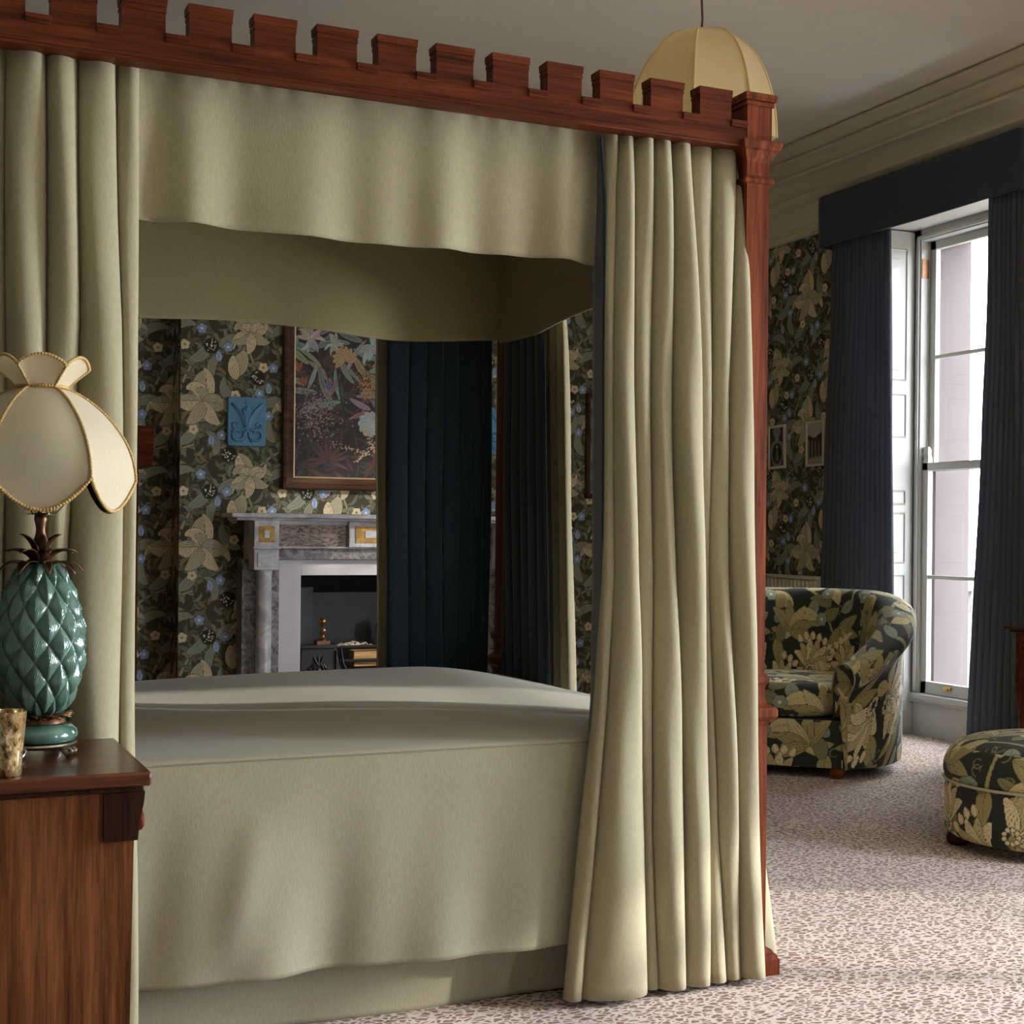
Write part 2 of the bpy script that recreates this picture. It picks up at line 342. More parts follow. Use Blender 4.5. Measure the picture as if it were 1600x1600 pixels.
def wallpaper():
    bgc, dk = lin((70, 66, 52)), lin((50, 48, 38)); d = Draw(.53, .77, .00125, bgc); g = random.Random(3)
    gr, gr2, bl, crm, crm2, ol = lin((128, 132, 114)), lin((106, 110, 90)), lin((134, 154, 186)), lin((206, 190, 158)), lin((178, 168, 140)), lin((126, 112, 78)); wh = lin((226, 216, 196))
    vn = lin((92, 88, 66))
    for i in range(210):                                       # small scrolling leaves between the large motifs
        d.leaf(g.random()*.53, g.random()*.77, g.random()*6.28, .06+.06*g.random(), .018+.012*g.random(), g.choice((-2.6, -1.8, 1.8, 2.6)), g.choice((gr2, ol, gr2, lin((100, 96, 74)), gr)), dk, vn, 1, .9, g.choice((0, 3)))
    for x, y, a, b in ((.09, .02, 1.5, .9), (.09, .40, 1.6, -1.0), (.40, .18, 1.5, 1.0), (.40, .56, 1.65, -1.0)):   # main stems
        p = d.spine(x, y, a-.45, .42, b, 26); d.stroke(p, .024, .018, dk); d.stroke(p, .019, .013, lin((132, 122, 92))); d.stroke(p, .006, .004, lin((168, 156, 122)))
        for q in range(3, 24, 3):
            for sg in (-1, 1):
                tx, ty = p[q+1]-p[q]; d.leaf(p[q][0], p[q][1], math.atan2(ty, tx)+sg*.8, .055, .020, sg*1.6, g.choice((gr, gr2)), dk, vn, 1, .8)
    for x, y, a, l, w, b in ((.06, .08, .3, .2, .06, 1.8), (.06, .10, 2.4, .18, .055, -1.8), (.13, .30, 2.7, .19, .06, 1.7), (.12, .52, .2, .2, .06, 1.9), (.42, .22, .2, .19, .055, 1.7), (.41, .30, 2.9, .2, .06, -1.8), (.44, .62, 2.6, .19, .055, 1.8), (.42, .70, .4, .19, .06, -1.8), (.26, .02, 1.2, .16, .05, 1.9), (.25, .43, 1.9, .16, .05, -1.9), (.02, .66, .9, .17, .05, -1.6), (.50, .05, 2.2, .17, .05, 1.7)):
        d.leaf(x, y, a, l, w, b, gr, dk, lin((160, 162, 140)), 3, .8, 0)
    d.lily(.20, .30, 1.0, 0, (crm, crm2), dk, vn); d.lily(.45, .68, .78, .5, (crm2, crm), dk, vn)
    d.leaf(.36, .45, 1.0, .15, .085, .5, crm2, dk, vn, 5, .6); d.leaf(.375, .43, 1.9, .13, .06, -.5, crm, dk, vn, 4, .6)
    for x, y in ((.30, .13), (.045, .50), (.33, .60), (.50, .36), (.19, .69), (.02, .24)): d.flower(x, y, .026, bl, dk, wh, 5, x*9)
    for x, y in ((.15, .155), (.37, .345), (.10, .60), (.52, .50)): d.flower(x, y, .026, crm, dk, ol, 5, y*7)
    for x, y in ((.245, .075), (.02, .36), (.28, .52), (.47, .12)): d.leaf(x, y, 1.5, .06, .035, .4, bl, dk, wh, 2, .7)
    for i, (x, y) in enumerate(((.49, .445), (.24, .60), (.34, .03))): d.berries(x, y, .042, dk, wh, 20, i)
    return d
def upholstery():
    bgc, dk = lin((40, 43, 35)), lin((30, 32, 26)); d = Draw(.62, .70, .00125, bgc); g = random.Random(11)
    ol, ol2, crm, crm2 = lin((150, 138, 94)), lin((122, 116, 82)), lin((212, 196, 154)), lin((184, 168, 122)); vn = lin((74, 66, 42)); sg = lin((132, 138, 118))
    for x, y, a, b in ((.05, .02, 1.2, .9), (.35, .30, 1.9, -1.2), (.30, .05, .6, 1.4), (.55, .40, 1.7, 1.0), (.10, .45, .8, .9)):
        p = d.spine(x, y, a, .34, b, 24); d.stroke(p, .016, .011, ol)
    for i in range(26):
        x, y = g.random()*.62, g.random()*.70; a = g.random()*6.28
        p = d.spine(x, y, a, .10, g.choice((-5, 5)), 24); d.stroke(p, .006, .004, ol2)
    for i in range(34):
        d.leaf(g.random()*.62, g.random()*.70, g.random()*6.28, .10+.06*g.random(), .045+.025*g.random(), g.choice((-.9, -.4, .5, 1.0)), g.choice((ol, ol2, sg, crm2)), dk, vn, 1, .75)
    for x, y, a in ((.16, .20, .3), (.47, .55, 2.2), (.44, .12, 1.2), (.14, .58, 4.0)):      # big spread leaves
        for q in (-1.1, -.55, 0, .55, 1.1): d.leaf(x, y, a+q, .17, .062, q*.5, ol if q else crm2, dk, vn, 3, .7)
    for x, y, a in ((.33, .36, 1.9), (.04, .36, .6), (.55, .26, 2.6)):                        # large fanned blooms
        for q in np.linspace(-.95, .95, 7): d.leaf(x, y, a+q, .17-.03*abs(q), .05, q*.7, crm if int(q*10) % 2 else crm2, dk, vn, 4, .55)
        for q in range(9): d.disc(x+.026*math.cos(q*.7)-.01*math.cos(a), y+.026*math.sin(q*.7)-.01*math.sin(a), .012, dk); d.disc(x+.026*math.cos(q*.7)-.01*math.cos(a), y+.026*math.sin(q*.7)-.01*math.sin(a), .0085, crm)
        for q in range(7): d.leaf(x+.15*math.cos(a-.75+q*.25), y+.15*math.sin(a-.75+q*.25), a-.75+q*.25, .045, .034, 0, crm, dk, vn, 2, .6)
    for x, y in ((.26, .62), (.58, .05), (.24, .06)): d.flower(x, y, .034, sg, dk, crm, 6)
    for x, y, a in ((.30, .24, -.9), (.02, .56, -.6)):
        for q in range(4):
            p = d.spine(x+q*.009, y, a, .12, .2, 8); d.stroke(p, .005, .005, crm)
    return d
PAPER = wallpaper(); UPH = upholstery()

# ------------------------------------------------------------------ room shell
XL, XR, XO, YF, YB, YA, H = -.32, 5.15, 5.6, -3.3, 7.45, 7.65, 3.5      # left wall, window wall (inner/outer), front wall, chimney breast, alcoves, ceiling
BX0, BX1 = 1.423, 3.62
struct('floor', MB().box(XL-.2, XO+.1, YF-.2, YA+.5, -.12, 0), M['carpet'])
struct('ceiling', MB().box(XL-.2, XO+.1, YF-.2, YA+.5, H, H+.12), M['ceil'])
struct('wall_left', MB().box(XL-.2, XL, YF, YA+.5, 0, H), M['plaster'])
struct('wall_front', MB().box(XL-.2, XO, YF-.2, YF, 0, H), M['plaster'])
def samples(a, b, fine, step=.0035, coarse=.011):
    out = [a]; x = a
    while x < b-1e-6:
        st = step if any(p-1e-6 <= x < q for p, q in fine) else coarse
        nx = x+st
        for p, q in fine:
            if x < p < nx: nx = p
        x = min(nx, b); out.append(x)
    return np.array(out)
ZF = [(.30, 2.34)]
def papered(mb, cols, p0, p1, fine, z0, z1, s0, zfine):
    """a vertical strip of papered wall from p0 to p1 (plan points); pattern runs along its length"""
    L = math.hypot(p1[0]-p0[0], p1[1]-p0[1]); s = samples(0, L, fine); z = samples(z0, z1, zfine)
    S, Z = np.meshgrid(s, z, indexing='ij')
    g = np.stack([p0[0]+(p1[0]-p0[0])*S/L, p0[1]+(p1[1]-p0[1])*S/L, Z], -1)
    mb.grid(g); cols.append(PAPER.sample(S+s0, Z+.02).reshape(-1, 3))
mb = MB(); cl = []
FX0, FX1, FZ = 1.985, 3.055, .905                       # fireplace opening
papered(mb, cl, (XL, YA), (BX0, YA), [(1.3, 1.75)], 0, 3.0, .03, ZF)
papered(mb, cl, (BX0, YA), (BX0, YB), [], 0, 3.0, .1, ZF)
papered(mb, cl, (BX0, YB), (FX0, YB), [(0, .6)], 0, 3.0, 0.08, ZF)
papered(mb, cl, (FX0, YB), (FX1, YB), [(0, .55)], FZ, 3.0, 0.08+FX0-BX0, ZF)
papered(mb, cl, (FX1, YB), (BX1, YB), [], 0, 3.0, 0.08+FX1-BX0, [])
papered(mb, cl, (BX1, YB), (BX1, YA), [], 0, 3.0, .1, [])
papered(mb, cl, (BX1, YA), (XR, YA), [(.1, .5)], 0, 3.0, .31, [(.4, 2.3)])
struct('wall_back', mb, M['paper'], cols=np.vstack(cl))
struct('wall_back_core', MB().box(XL-.2, FX0-.0, YA+.02, YA+.5, 0, H).box(FX1, XO, YA+.02, YA+.5, 0, H).box(FX0, FX1, YA+.02, YA+.5, FZ+.1, H).box(BX0+.01, FX0-.02, YB+.02, YA+.02, 0, H).box(FX1+.02, BX1-.01, YB+.02, YA+.02, 0, H).box(FX0-.02, FX1+.02, YB+.02, YA+.02, FZ+.12, H), M['plaster'])
# window wall with three openings (the nearer two light the room from outside the frame)
WIN = [(5.42, 6.58), (.12, 2.62), (-2.58, -1.36)]; WT = 2.95
wb = MB(); y = YF
for a, b in sorted(WIN):
    wb.box(XR+.02, XO, y, a, 0, H); wb.box(XR+.02, XO, a, b, WT, H); y = b
wb.box(XR+.02, XO, y, YA+.5, 0, H)
struct('wall_right', wb, M['white'])
mb = MB(); cl = []
papered(mb, cl, (XR, YA), (XR, WIN[0][1]), [(0, .95)], 0, 3.0, .20, [(.85, 2.99)])
papered(mb, cl, (XR, WIN[0][0]), (XR, WIN[1][1]), [], 0, 3.0, .1, []); papered(mb, cl, (XR, WIN[1][0]), (XR, WIN[2][1]), [], 0, 3.0, .3, [])
papered(mb, cl, (XR, WIN[2][0]), (XR, YF), [], 0, 3.0, .2, [])
struct('wall_right_paper', mb, M['paper'], cols=np.vstack(cl))
# frieze, picture rail and plaster cornice as one moulded run per wall
PR = [(0, 2.97), (.022, 2.972), (.034, 2.985), (.034, 3.0), (.018, 3.015), (.018, 3.03), (.01, 3.04), (.01, 3.165), (.022, 3.175), (.04, 3.185), (.05, 3.205), (.045, 3.225), (.028, 3.235), (.03, 3.25), (.045, 3.29), (.072, 3.318), (.095, 3.322), (.095, 3.338), (.072, 3.342), (.072, 3.352), (.10, 3.385), (.125, 3.40), (.150, 3.404), (.150, 3.420), (.130, 3.424), (.130, 3.434), (.165, 3.462), (.215, 3.470), (.215, 3.486), (.195, 3.490), (.20, 3.505), (0, 3.505)]
struct('trim_1', MB().prism([(XR-o, z) for o, z in PR], YF, YA, 1), M['cream'])
def runx(yw, a, b): return [(yw-o, z) for o, z in PR], a, b
mb = MB()
for yw, a, b in ((YA, XL, BX0), (YB, BX0-.2, BX1+.2), (YA, BX1, XR)): mb.prism([(yw-o, z) for o, z in PR], a, b, 0)
struct('trim_2', mb, M['cream'])
struct('trim_3', MB().prism([(XL+o, z) for o, z in PR], YF, YA, 1), M['cream'])
SK = [(0, 0), (.022, 0), (.022, .12), (.016, .14), (.012, .165), (0, .17)]
struct('baseboard_back', MB().prism([(YA-o, z) for o, z in SK], XL, BX0, 0).prism([(YA-o, z) for o, z in SK], BX1, XR, 0), M['cream'])
mb = MB()
for a, b in ((YF, WIN[2][0]), (WIN[2][1], WIN[1][0]), (WIN[1][1], WIN[0][0]), (WIN[0][1], YA)): mb.prism([(XR-o, z) for o, z in SK], a, b, 1)
struct('baseboard_right', mb, M['cream'])

# ------------------------------------------------------------------ sash windows
def panel(mb, x0, x1, z0, z1, y, s, d=.012, w=.03):
    """raised-and-fielded panel on the reveal plane y, facing s"""
    def ring(i, h): return [(x0+i, y+s*h, z0+i), (x1-i, y+s*h, z0+i), (x1-i, y+s*h, z1-i), (x0+i, y+s*h, z1-i)]
    rs = [ring(0, 0), ring(.008, .008), ring(.02, -.010), ring(.02+w, -.010), ring(.035+w, .004)]
    v = [p for r in rs for p in r]; f = []
    for k in range(len(rs)-1):
        for i in range(4): f.append((k*4+i, k*4+(i+1) % 4, k*4+4+(i+1) % 4, k*4+4+i))
    f.append((16, 17, 18, 19)); mb.add(v, f)
def sash_window(n, y0, y1):
    a, b = y0+.001, y1-.001; XF = 5.53
    fr = MB()
    fr.box(5.50, XO, a, a+.075, .2, WT); fr.box(5.50, XO, b-.075, b, .2, WT); fr.box(5.50, XO, a, b, WT-.085, WT)
    fr.box(5.488, 5.50, a+.045, a+.065, .25, WT-.07); fr.box(5.488, 5.50, b-.065, b-.045, .25, WT-.07); fr.box(5.488, 5.50, a+.05, b-.05, WT-.075, WT-.055)
    root = struct('window_%d' % n, fr, M['white'], bevel=.003)
    def part(nm, mb, mt, par=root, **k): return obj(nm, mb, mt, par, **k)
    part('sill', MB().box(5.47, XO+.08, a, b, .205, .24).prism([(5.475, .19), (5.50, .19), (5.50, .205), (5.465, .205)], a, b, 1), M['white'], bevel=.004)
    part('apron', MB().box(5.50, XO, a, b, .0, .195), M['white'])
    part('reveal_head', MB().box(XR+.0, XO, a, b, WT-.02, WT-.001), M['white'])
    i0, i1 = a+.078, b-.078
    def sash(nm, x0, x1, z0, z1, bars, rail_b, rail_t):
        mb = MB(); mb.box(x0, x1, i0, i0+.045, z0, z1); mb.box(x0, x1, i1-.045, i1, z0, z1); mb.box(x0, x1, i0, i1, z0, z0+rail_b); mb.box(x0, x1, i0, i1, z1-rail_t, z1)
        s = part(nm, mb, M['white'], bevel=.003)
        gb = MB()
        for z in bars: gb.box(x0+.006, x1-.006, i0+.04, i1-.04, z-.011, z+.011)
        for yy in (i0+(i1-i0)/3, i0+2*(i1-i0)/3) if n == 1 else (): pass
        part('glazing_bar', gb, M['white'], s, bevel=.003)
        part('pane', MB().box((x0+x1)/2-.002, (x0+x1)/2+.002, i0+.03, i1-.03, z0+.03, z1-.03), M['glass'], s)
        return s
    sash('upper_sash', 5.565, 5.60, 1.53, WT-.086, [2.19], .045, .05)
    lo = sash('lower_sash', 5.52, 5.558, .242, 1.575, [.915], .07, .045)
    for yy in (i0, i1-.045): part('sash_horn', MB().prism([(5.522, 1.575), (5.556, 1.575), (5.556, 1.60), (5.545, 1.625), (5.548, 1.65), (5.535, 1.668), (5.522, 1.668)], yy, yy+.042, 1), M['white'], lo, bevel=.002)
    part('sash_lift', MB().box(5.508, 5.52, (a+b)/2+.24, (a+b)/2+.30, .275, .30).box(5.500, 5.512, (a+b)/2+.255, (a+b)/2+.285, .275, .288), M['brass'], lo, bevel=.002)
    part('sash_pulley', MB().box(5.505, 5.553, b-.079, b-.0745, WT-.30, WT-.19), M['bronze'])
    for yy, s in ((b, -1), (a, 1)):                    # panelled shutters folded into the reveals
        mb = MB(); y_ = yy+s*.03; xa, xb = XR+.02, 5.488
        mb.box(xa, xb, min(yy, y_), max(yy, y_), .205, WT-.03)
        for z0, z1 in ((.27, .64), (.70, .93), (.99, 1.29), (1.33, 1.42), (1.72, 1.98), (2.05, WT-.13)): panel(mb, xa+.03, xb-.05, z0, z1, y_, s)
        part('shutter', mb, M['white'], ang=25)
        part('shutter_plinth', MB().box(xa, 5.50, min(yy, yy+s*.036), max(yy, yy+s*.036), 0, .205), M['white'], bevel=.004)
    return root
for i, (a, b) in enumerate(WIN):
    w_ = sash_window(i+1, a, b)
    if i == 1:                                        # wide window out of frame: centre mullion, half-lowered blind added to keep sun off the bed side
        obj('mullion', MB().box(5.50, XO, 1.385, 1.465, .2, WT), M['white'], w_)
        obj('added_sun_blind', MB().box(5.49, 5.494, .2, 1.40, 1.72, WT-.05), M['khaki'], w_)
# pale pink outer reveals of the thick wall
mb = MB()
for a, b in WIN[:1]:
    mb.box(XO, XO+.25, b-.10, b+.5, -3, 3.4); mb.box(XO, XO+.25, a-.5, a+.10, -3, 3.4); mb.box(XO, XO+.25, a-.5, b+.5, WT-.06, 3.6); mb.box(XO, XO+.25, a-.5, b+.5, -3, .17)
struct('wall_outer', mb, M['pink'])

# ------------------------------------------------------------------ garden seen through the gap
struct('ground', MB().box(8, 160, -80, 160, -4.4, -4.2), M['lawn'])
g = random.Random(5)
def tree(loc, r, h, label, grp):
    t = thing('tree', label, 'tree', loc, 0, grp)
    obj('trunk', MB().tube([(0, 0, 0), (.1, 0, h*.35), (0, .1, h*.7)], [.28, .22, .12]), M['bark'], t, local=True)
    mb = MB()
    for i in range(420):
        a, b = g.random()*2*PI, math.acos(2*g.random()-1); q = r*(.55+.45*g.random())
        c = Vector((q*math.sin(b)*math.cos(a), q*math.sin(b)*math.sin(a), h*.72+.75*q*math.cos(b)))
        k = .35+.3*g.random(); n = Vector((g.gauss(0, 1), g.gauss(0, 1), g.gauss(0, 1))).normalized(); x = n.orthogonal().normalized()*k; y = n.cross(x)
        mb.add([c-x, c-y*.5+n*.1, c+x, c+y*.5+n*.1], [(0, 1, 2, 3)])
    obj('crown', mb, M['leaf'], t, local=True)
tree((44, 37.5, -4.2), 4.2, 8.2, 'pale green leafy tree outside the window, against the white sky', None)
fb = MB(); fb.box(22, 22.4, 10, 34, -4.2, -.55); 
for k in range(60): fb.lathe([(.06, -.55), (.10, -.42), (.05, -.25), (.09, -.05)], (22.2, 10.2+k*.4, 0), 8)
fb.box(21.95, 22.45, 10, 34, -.05, .06)
tag(obj('balustrade', fb, M['stone']), 'pale stone balustrade outside beyond the window', 'balustrade')
hb = MB().prism([(24.5, -4.2), (30, -4.2), (30, -.2), (27.2, 1.2), (24.5, -.2)], 12, 27.0, 1)
tag(obj('outbuilding', hb, M['slate']), 'grey slate outbuilding in the garden behind the balustrade', 'building')

# ------------------------------------------------------------------ four-poster bed
BY0, BY1, BXH, BXF = 3.106, 4.664, -.12, 2.052
bed = thing('four_poster_bed', 'red mahogany four-poster bed with crenellated top rail and olive valances', 'bed', (1.0, 3.9, 0))
def post(x, y):
    """moulded square post whose front left corner of shaft is (x, y)"""
    mb = MB(); cx, cy = x+.0345, y+.0345
    def sq(h, z0, z1, b=0): mb.box(cx-h, cx+h, cy-h, cy+h, z0, z1)
    def mould(prof):
        for (h0, z0), (h1, z1) in zip(prof, prof[1:]):
            v = [(cx+a*h, cy+b*h, z) for h, z in ((h0, z0), (h1, z1)) for a, b in ((-1, -1), (1, -1), (1, 1), (-1, 1))]
            mb.add(v, [(i, (i+1) % 4, 4+(i+1) % 4, 4+i) for i in range(4)])
    prof = [(0, 0), (.068, 0), (.068, .040), (.064, .044), (.062, .052), (.056, .056), (.054, .062), (.048, .066), (.0405, .07), (.0405, .648), (.0435, .655), (.046, .662), (.0555, .668), (.0605, .675), (.0605, .690), (.0565, .697), (.048, .703), (.041, .707), (.038, .712), (.0355, .72),
            (.0355, .745), (.037, .752), (.0385, .757), (.0435, .763), (.0445, .773), (.041, .780), (.036, .785), (.0345, .79), (.0345, 2.062), (.036, 2.066), (.043, 2.070), (.044, 2.078), (.040, 2.084), (.0355, 2.088), (.0355, 2.124), (.038, 2.130), (.042, 2.137), (.046, 2.147), (.048, 2.152), (.054, 2.156), (.058, 2.163), (.060, 2.170), (.060, 2.176), (.0, 2.176)]
    mould(prof); return mb
for x, y in ((BXF, BY0), (BXF, BY1), (BXH, BY0), (BXH, BY1)): obj('post', post(x, y), M['wood_z'], bed, ang=14)
def cap(mb, x0, x1, y0, y1, z, k=1):
    for o, a, b in ((.005, 0, .009), (.001, .009, .0125), (.009, .0125, .020), (.011, .020, .030)): mb.box(x0-o*k, x1+o*k, y0-o*k, y1+o*k, z+a, z+b)
def rail(axis, a0, a1, off, th, corner0, corner1):
    """crenellated rail: starts[] merlons with stepped caps, lower moulding"""
    def bx(mb, s0, s1, o0, o1, z0, z1): return mb.box(s0, s1, o0, o1, z0, z1) if axis == 0 else mb.box(o0, o1, s0, s1, z0, z1)
    e1 = a1+.052; rb = MB(); bx(rb, a0, e1, off, off+th, 2.172, 2.212)
    bx(rb, a0, e1, off-.006, off+th+.006, 2.158, 2.166); bx(rb, a0, e1, off-.003, off+th+.003, 2.166, 2.174)
    r = obj('top_rail', rb, M['wood_x'] if axis == 0 else M['wood_y'], bed, bevel=.0015)
    xs = []; x = a1
    while x > a0+.06: xs.append((x-.0935, x)); x -= .1447
    for s0, s1 in xs:
        mb = MB(); bx(mb, s0, s1, off, off+th, 2.21, 2.272)
        if axis == 0: cap(mb, s0, s1, off, off+th, 2.270, .28)
        else: cap(mb, off, off+th, s0, s1, 2.270, .28)
        obj('merlon', mb, r.data.materials[0], r, ang=20)
    for s1, t0 in [(p[1], q[0]) for p, q in zip(xs[1:], xs)] + [(xs[0][1], a1+.05)]:
        sb = MB(); bx(sb, s1, t0, off-.004, off+th+.006, 2.208, 2.217); bx(sb, s1-.001, t0+.001, off-.007, off+th+.009, 2.216, 2.226)
        obj('crenel_moulding', sb, r.data.materials[0], r, bevel=.001)
    return r
rail(0, BXH+.07, 2.001, BY0, .042, 0, 0); rail(0, BXH+.07, 2.001, BY1+.027, .042, 0, 0)
rail(1, BY0+.07, BY1-.05, BXF+.027, .042, 0, 0); rail(1, BY0+.07, BY1-.05, BXH, .042, 0, 0)
for x, y in ((BXF, BY0), (BXF, BY1), (BXH, BY0), (BXH, BY1)):
    mb = MB().box(x-.002, x+.074, y-.002, y+.072, 2.176, 2.274); cap(mb, x-.002, x+.074, y-.002, y+.072, 2.272)
    obj('corner_merlon', mb, M['wood_z'], bed, ang=20)
obj('tester_cloth', MB().box(BXH+.06, BXF+.01, BY0+.125, BY1+.02, 2.176, 2.186), M['khaki2'], bed)
def wavy(a0, a1, off, z0, z1, axis, amp, seed, hem=.004, nz=30, step=.012, lean=0, face=-1, gather=.006, kr=(3, 16)):
    r = random.Random(seed); ks = [(r.uniform(*kr), r.random()*6.3, r.uniform(.3, 1)) for _ in range(6)]; hs = [(r.uniform(2, 7), r.random()*6.3) for _ in range(3)]
    g = []
    for s in np.arange(a0, a1+step*.5, step):
        w = sum(a*math.sin(k*(s-a0)+p) for k, p, a in ks)/2.6; zz = z0+hem*sum(math.sin(k*(s-a0)+p) for k, p in hs); row = []
        for i in range(nz+1):
            t = i/nz; z = z1+(zz-z1)*t
            d = off + face*(amp*w*(.25+.75*t) + lean*t) + gather*math.sin(s*95+3*math.sin(s*9))*max(0, 1-t*5)*.4
            row.append((s, d, z) if axis == 0 else (d, s, z))
        g.append(row)
    return MB().grid(g)
obj('valance', wavy(.02, BXF+.0, BY0+.076, 1.834, 2.20, 0, .024, 21, .0012, 30, .008, kr=(14, 46)), M['khaki'], bed, solid=.004)
obj('valance', wavy(-.05, BXF-.03, BY1-.045, 1.828, 2.17, 0, .012, 5, .006), M['khaki2'], bed, solid=.004)
obj('valance', wavy(BY0+.09, BY1-.035, BXF-.030, 1.838, 2.17, 1, .010, 9, .008), M['khaki2'], bed, solid=.004)
obj('bed_base', MB().box(BXH+.07, BXF-.03, BY0+.10, BY1-.03, .04, .36), M['khaki2'], bed, bevel=.01)
obj('mattress', MB().box(BXH+.07, BXF-.05, BY0+.06, BY1-.04, .36, .60), M['cream'], bed, bevel=.04, seg=4)
obj('bed_skirt', wavy(BXH+.07, BXF-.03, BY0+.075, .004, .37, 0, .010, 31, .002), M['cover'], bed, solid=.003)
obj('headboard', MB().box(BXH+.02, BXH+.05, BY0+.07, BY1, .3, 1.25), M['wood_z'], bed, bevel=.006)

# coverlet: domed top, piped edge, side drop
def top_z(x, y):
    t = min(max((y-(BY0+.012))/(BY1-BY0-.03), 0), 1); e = min(max((BXF-.03-x)/.40, 0), 1)
    k = .10+.90/(1+math.exp(-(x-1.0)/.17)); edge = 1-math.exp(-t/.035)
    prof = math.sin(PI/2*min(1, t/.82))**1.4 if t < .82 else math.cos(PI/2*(t-.82)/.18)**.6
    dome = (.010*edge + (.010*(1-k)+.052*k)*prof)*(.10+.90*math.sin(e*PI/2))
    return .637 + dome + .004*math.sin(x*4.1+1)*math.sin(t*5) + .003*math.sin(x*9+t*7)*t*(1-t)*4
cov = None
g = [[(x, y, top_z(x, y)) for y in np.linspace(BY0+.012, BY1-.02, 70)] for x in np.linspace(BXH+.08, BXF-.025, 110)]
cov = obj('bedspread', MB().grid(g), M['cover'], None, solid=.006)
tag(cov, 'sage green linen bedspread with piped edge hanging over the near side of the four-poster bed', 'bedspread'); ROOT[cov.name] = (0, 0, 0)
rr = random.Random(4); dr = []
for x in np.arange(BXH+.08, BXF-.02, .012):
    row = []
    for i in range(46):
        t = i/45; z = .637+(.142+.004*math.sin(x*3)-.637)*t
        w = .011*math.sin(x*9.5+.7+t*.8)+.008*math.sin(x*17+1.9-t)+.006*math.sin(x*31+t*1.5)
        fold = .014*math.exp(-((x-(.80-.10*t))/.05)**2)*math.sin(PI*min(1, max(0, (t-.2)/.8)))-.012*math.exp(-((x-(1.02-.06*t))/.06)**2)*max(0, t-.35)-.010*math.exp(-((x-(.60-.10*t))/.05)**2)*max(0, t-.2)
        row.append((x, BY0+.010-.012*t-(w*(t**1.2))-fold, z))
    dr.append(row)
obj('side_drop', MB().grid(dr), M['cover'], cov, solid=.004)
pts = [(x, BY0+.008, top_z(x, BY0+.012)-.001) for x in np.arange(BXH+.08, BXF-.02, .02)]
obj('piping', MB().tube(pts, .0042, 6), M['cover'], cov)
foot = [[(BXF-.022-.004*math.sin(y*9)*t, y, .64+(.16-.64)*t) for t in np.linspace(0, 1, 12)] for y in np.linspace(BY0+.03, BY1-.02, 60)]
obj('foot_drop', MB().grid(foot), M['cover'], cov, solid=.004)

# ------------------------------------------------------------------ curtains
def folds(rows, axis, face, lead=0, zstep=.03, amp=.60, cap_=.062, m=14, seed=1, back=0):
    """rows: (z, offset, [valley positions]) from top to bottom; every span between valleys is one rounded fold"""
    zs = np.array([r[0] for r in rows]); r = random.Random(seed); n = len(rows[0][2]); ph = [r.random()*6.3 for _ in range(n)]
    V = np.array([r_[2] for r_ in rows]); off = np.array([r_[1] for r_ in rows])
    g = []
    for z in np.arange(zs[0], zs[-1]-1e-6, -zstep).tolist()+[zs[-1]]:
        i = lambda a: np.interp(-z, -zs, a)
        v = np.array([i(V[:, k]) for k in range(n)]); o = i(off); row = []
        for k in range(n): v[k] += .0025*math.sin(z*5+ph[k])
        for k in range(n-1):
            w = abs(v[k+1]-v[k]); A = min(cap_, amp*w)*(1+.15*math.sin(z*2.3+ph[k]))
            for q in np.arange(m)/m:
                s = v[k]+(v[k+1]-v[k])*(q-.10*math.sin(2*PI*q))
                d = o+face*A*(math.sin(PI*q)**.7)*(1+.10*math.sin(z*7+ph[k]+q*5))+back
                row.append((s, d, z) if axis == 0 else (d, s, z))
        row.append((v[-1], o+back, z) if axis == 0 else (o+back, v[-1], z)); g.append(row)
    return g
def px_rows(rows, axis_val, ax):
    """rows given as (photo row, offset, [photo columns]) -> (z, offset, positions)"""
    out = []
    for v, o, us in rows:
        pts = [P(u, v, ax, o) for u in us]; out.append((float(np.mean([p[2] for p in pts])), o, [float(p[1-ax]) for p in pts]))
    return out
def hang(name, label, cat, grid, mat, lining=None, lmat=None, grp=None, extra=None):
    c = obj(name, MB().grid(grid), mat, None, solid=.005); tag(c, label, cat, grp); ROOT[c.name] = (0, 0, 0)
    if lining is not None: obj('lining', MB().grid(lining), lmat, c, solid=.003)
    if extra is not None: obj('lining_edge', MB().grid(extra), lmat, c, solid=.003)
    return c
NR = px_rows([(228, 3.200, [931, 957, 981, 1009, 1038, 1070, 1103, 1140, 1164]), (300, 3.165, [944, 957, 983, 1010, 1040, 1073, 1105, 1141, 1165]), (600, 3.12, [945, 957, 984, 1011, 1041, 1082, 1104, 1130, 1163]),
              (900, 3.10, [941, 955, 988, 1013, 1046, 1090, 1104, 1131, 1166]), (1100, 3.09, [929, 943, 995, 1013, 1054, 1095, 1109, 1136, 1171]), (1300, 3.08, [905, 925, 1002, 1015, 1060, 1100, 1114, 1142, 1177]), (1540, 3.075, [879, 903, 1003, 1023, 1062, 1098, 1126, 1150, 1184])], 0, 1)
NR[0] = (2.205,)+NR[0][1:]; NR[-1] = (.016,)+NR[-1][1:]
g = folds(NR, 0, -1, seed=3, amp=.85, cap_=.07)
LR = px_rows([(228, 3.20, [975, 1060, 1150]), (900, 3.17, [975, 1060, 1155]), (1540, 3.14, [990, 1090, 1165])], 0, 1)
LR[0] = (2.158,)+LR[0][1:]; LR[-1] = (.03,)+LR[-1][1:]
lg = folds(LR, 0, 1, seed=4, amp=.1)
LS = []                                                # lining turned back along the leading edge
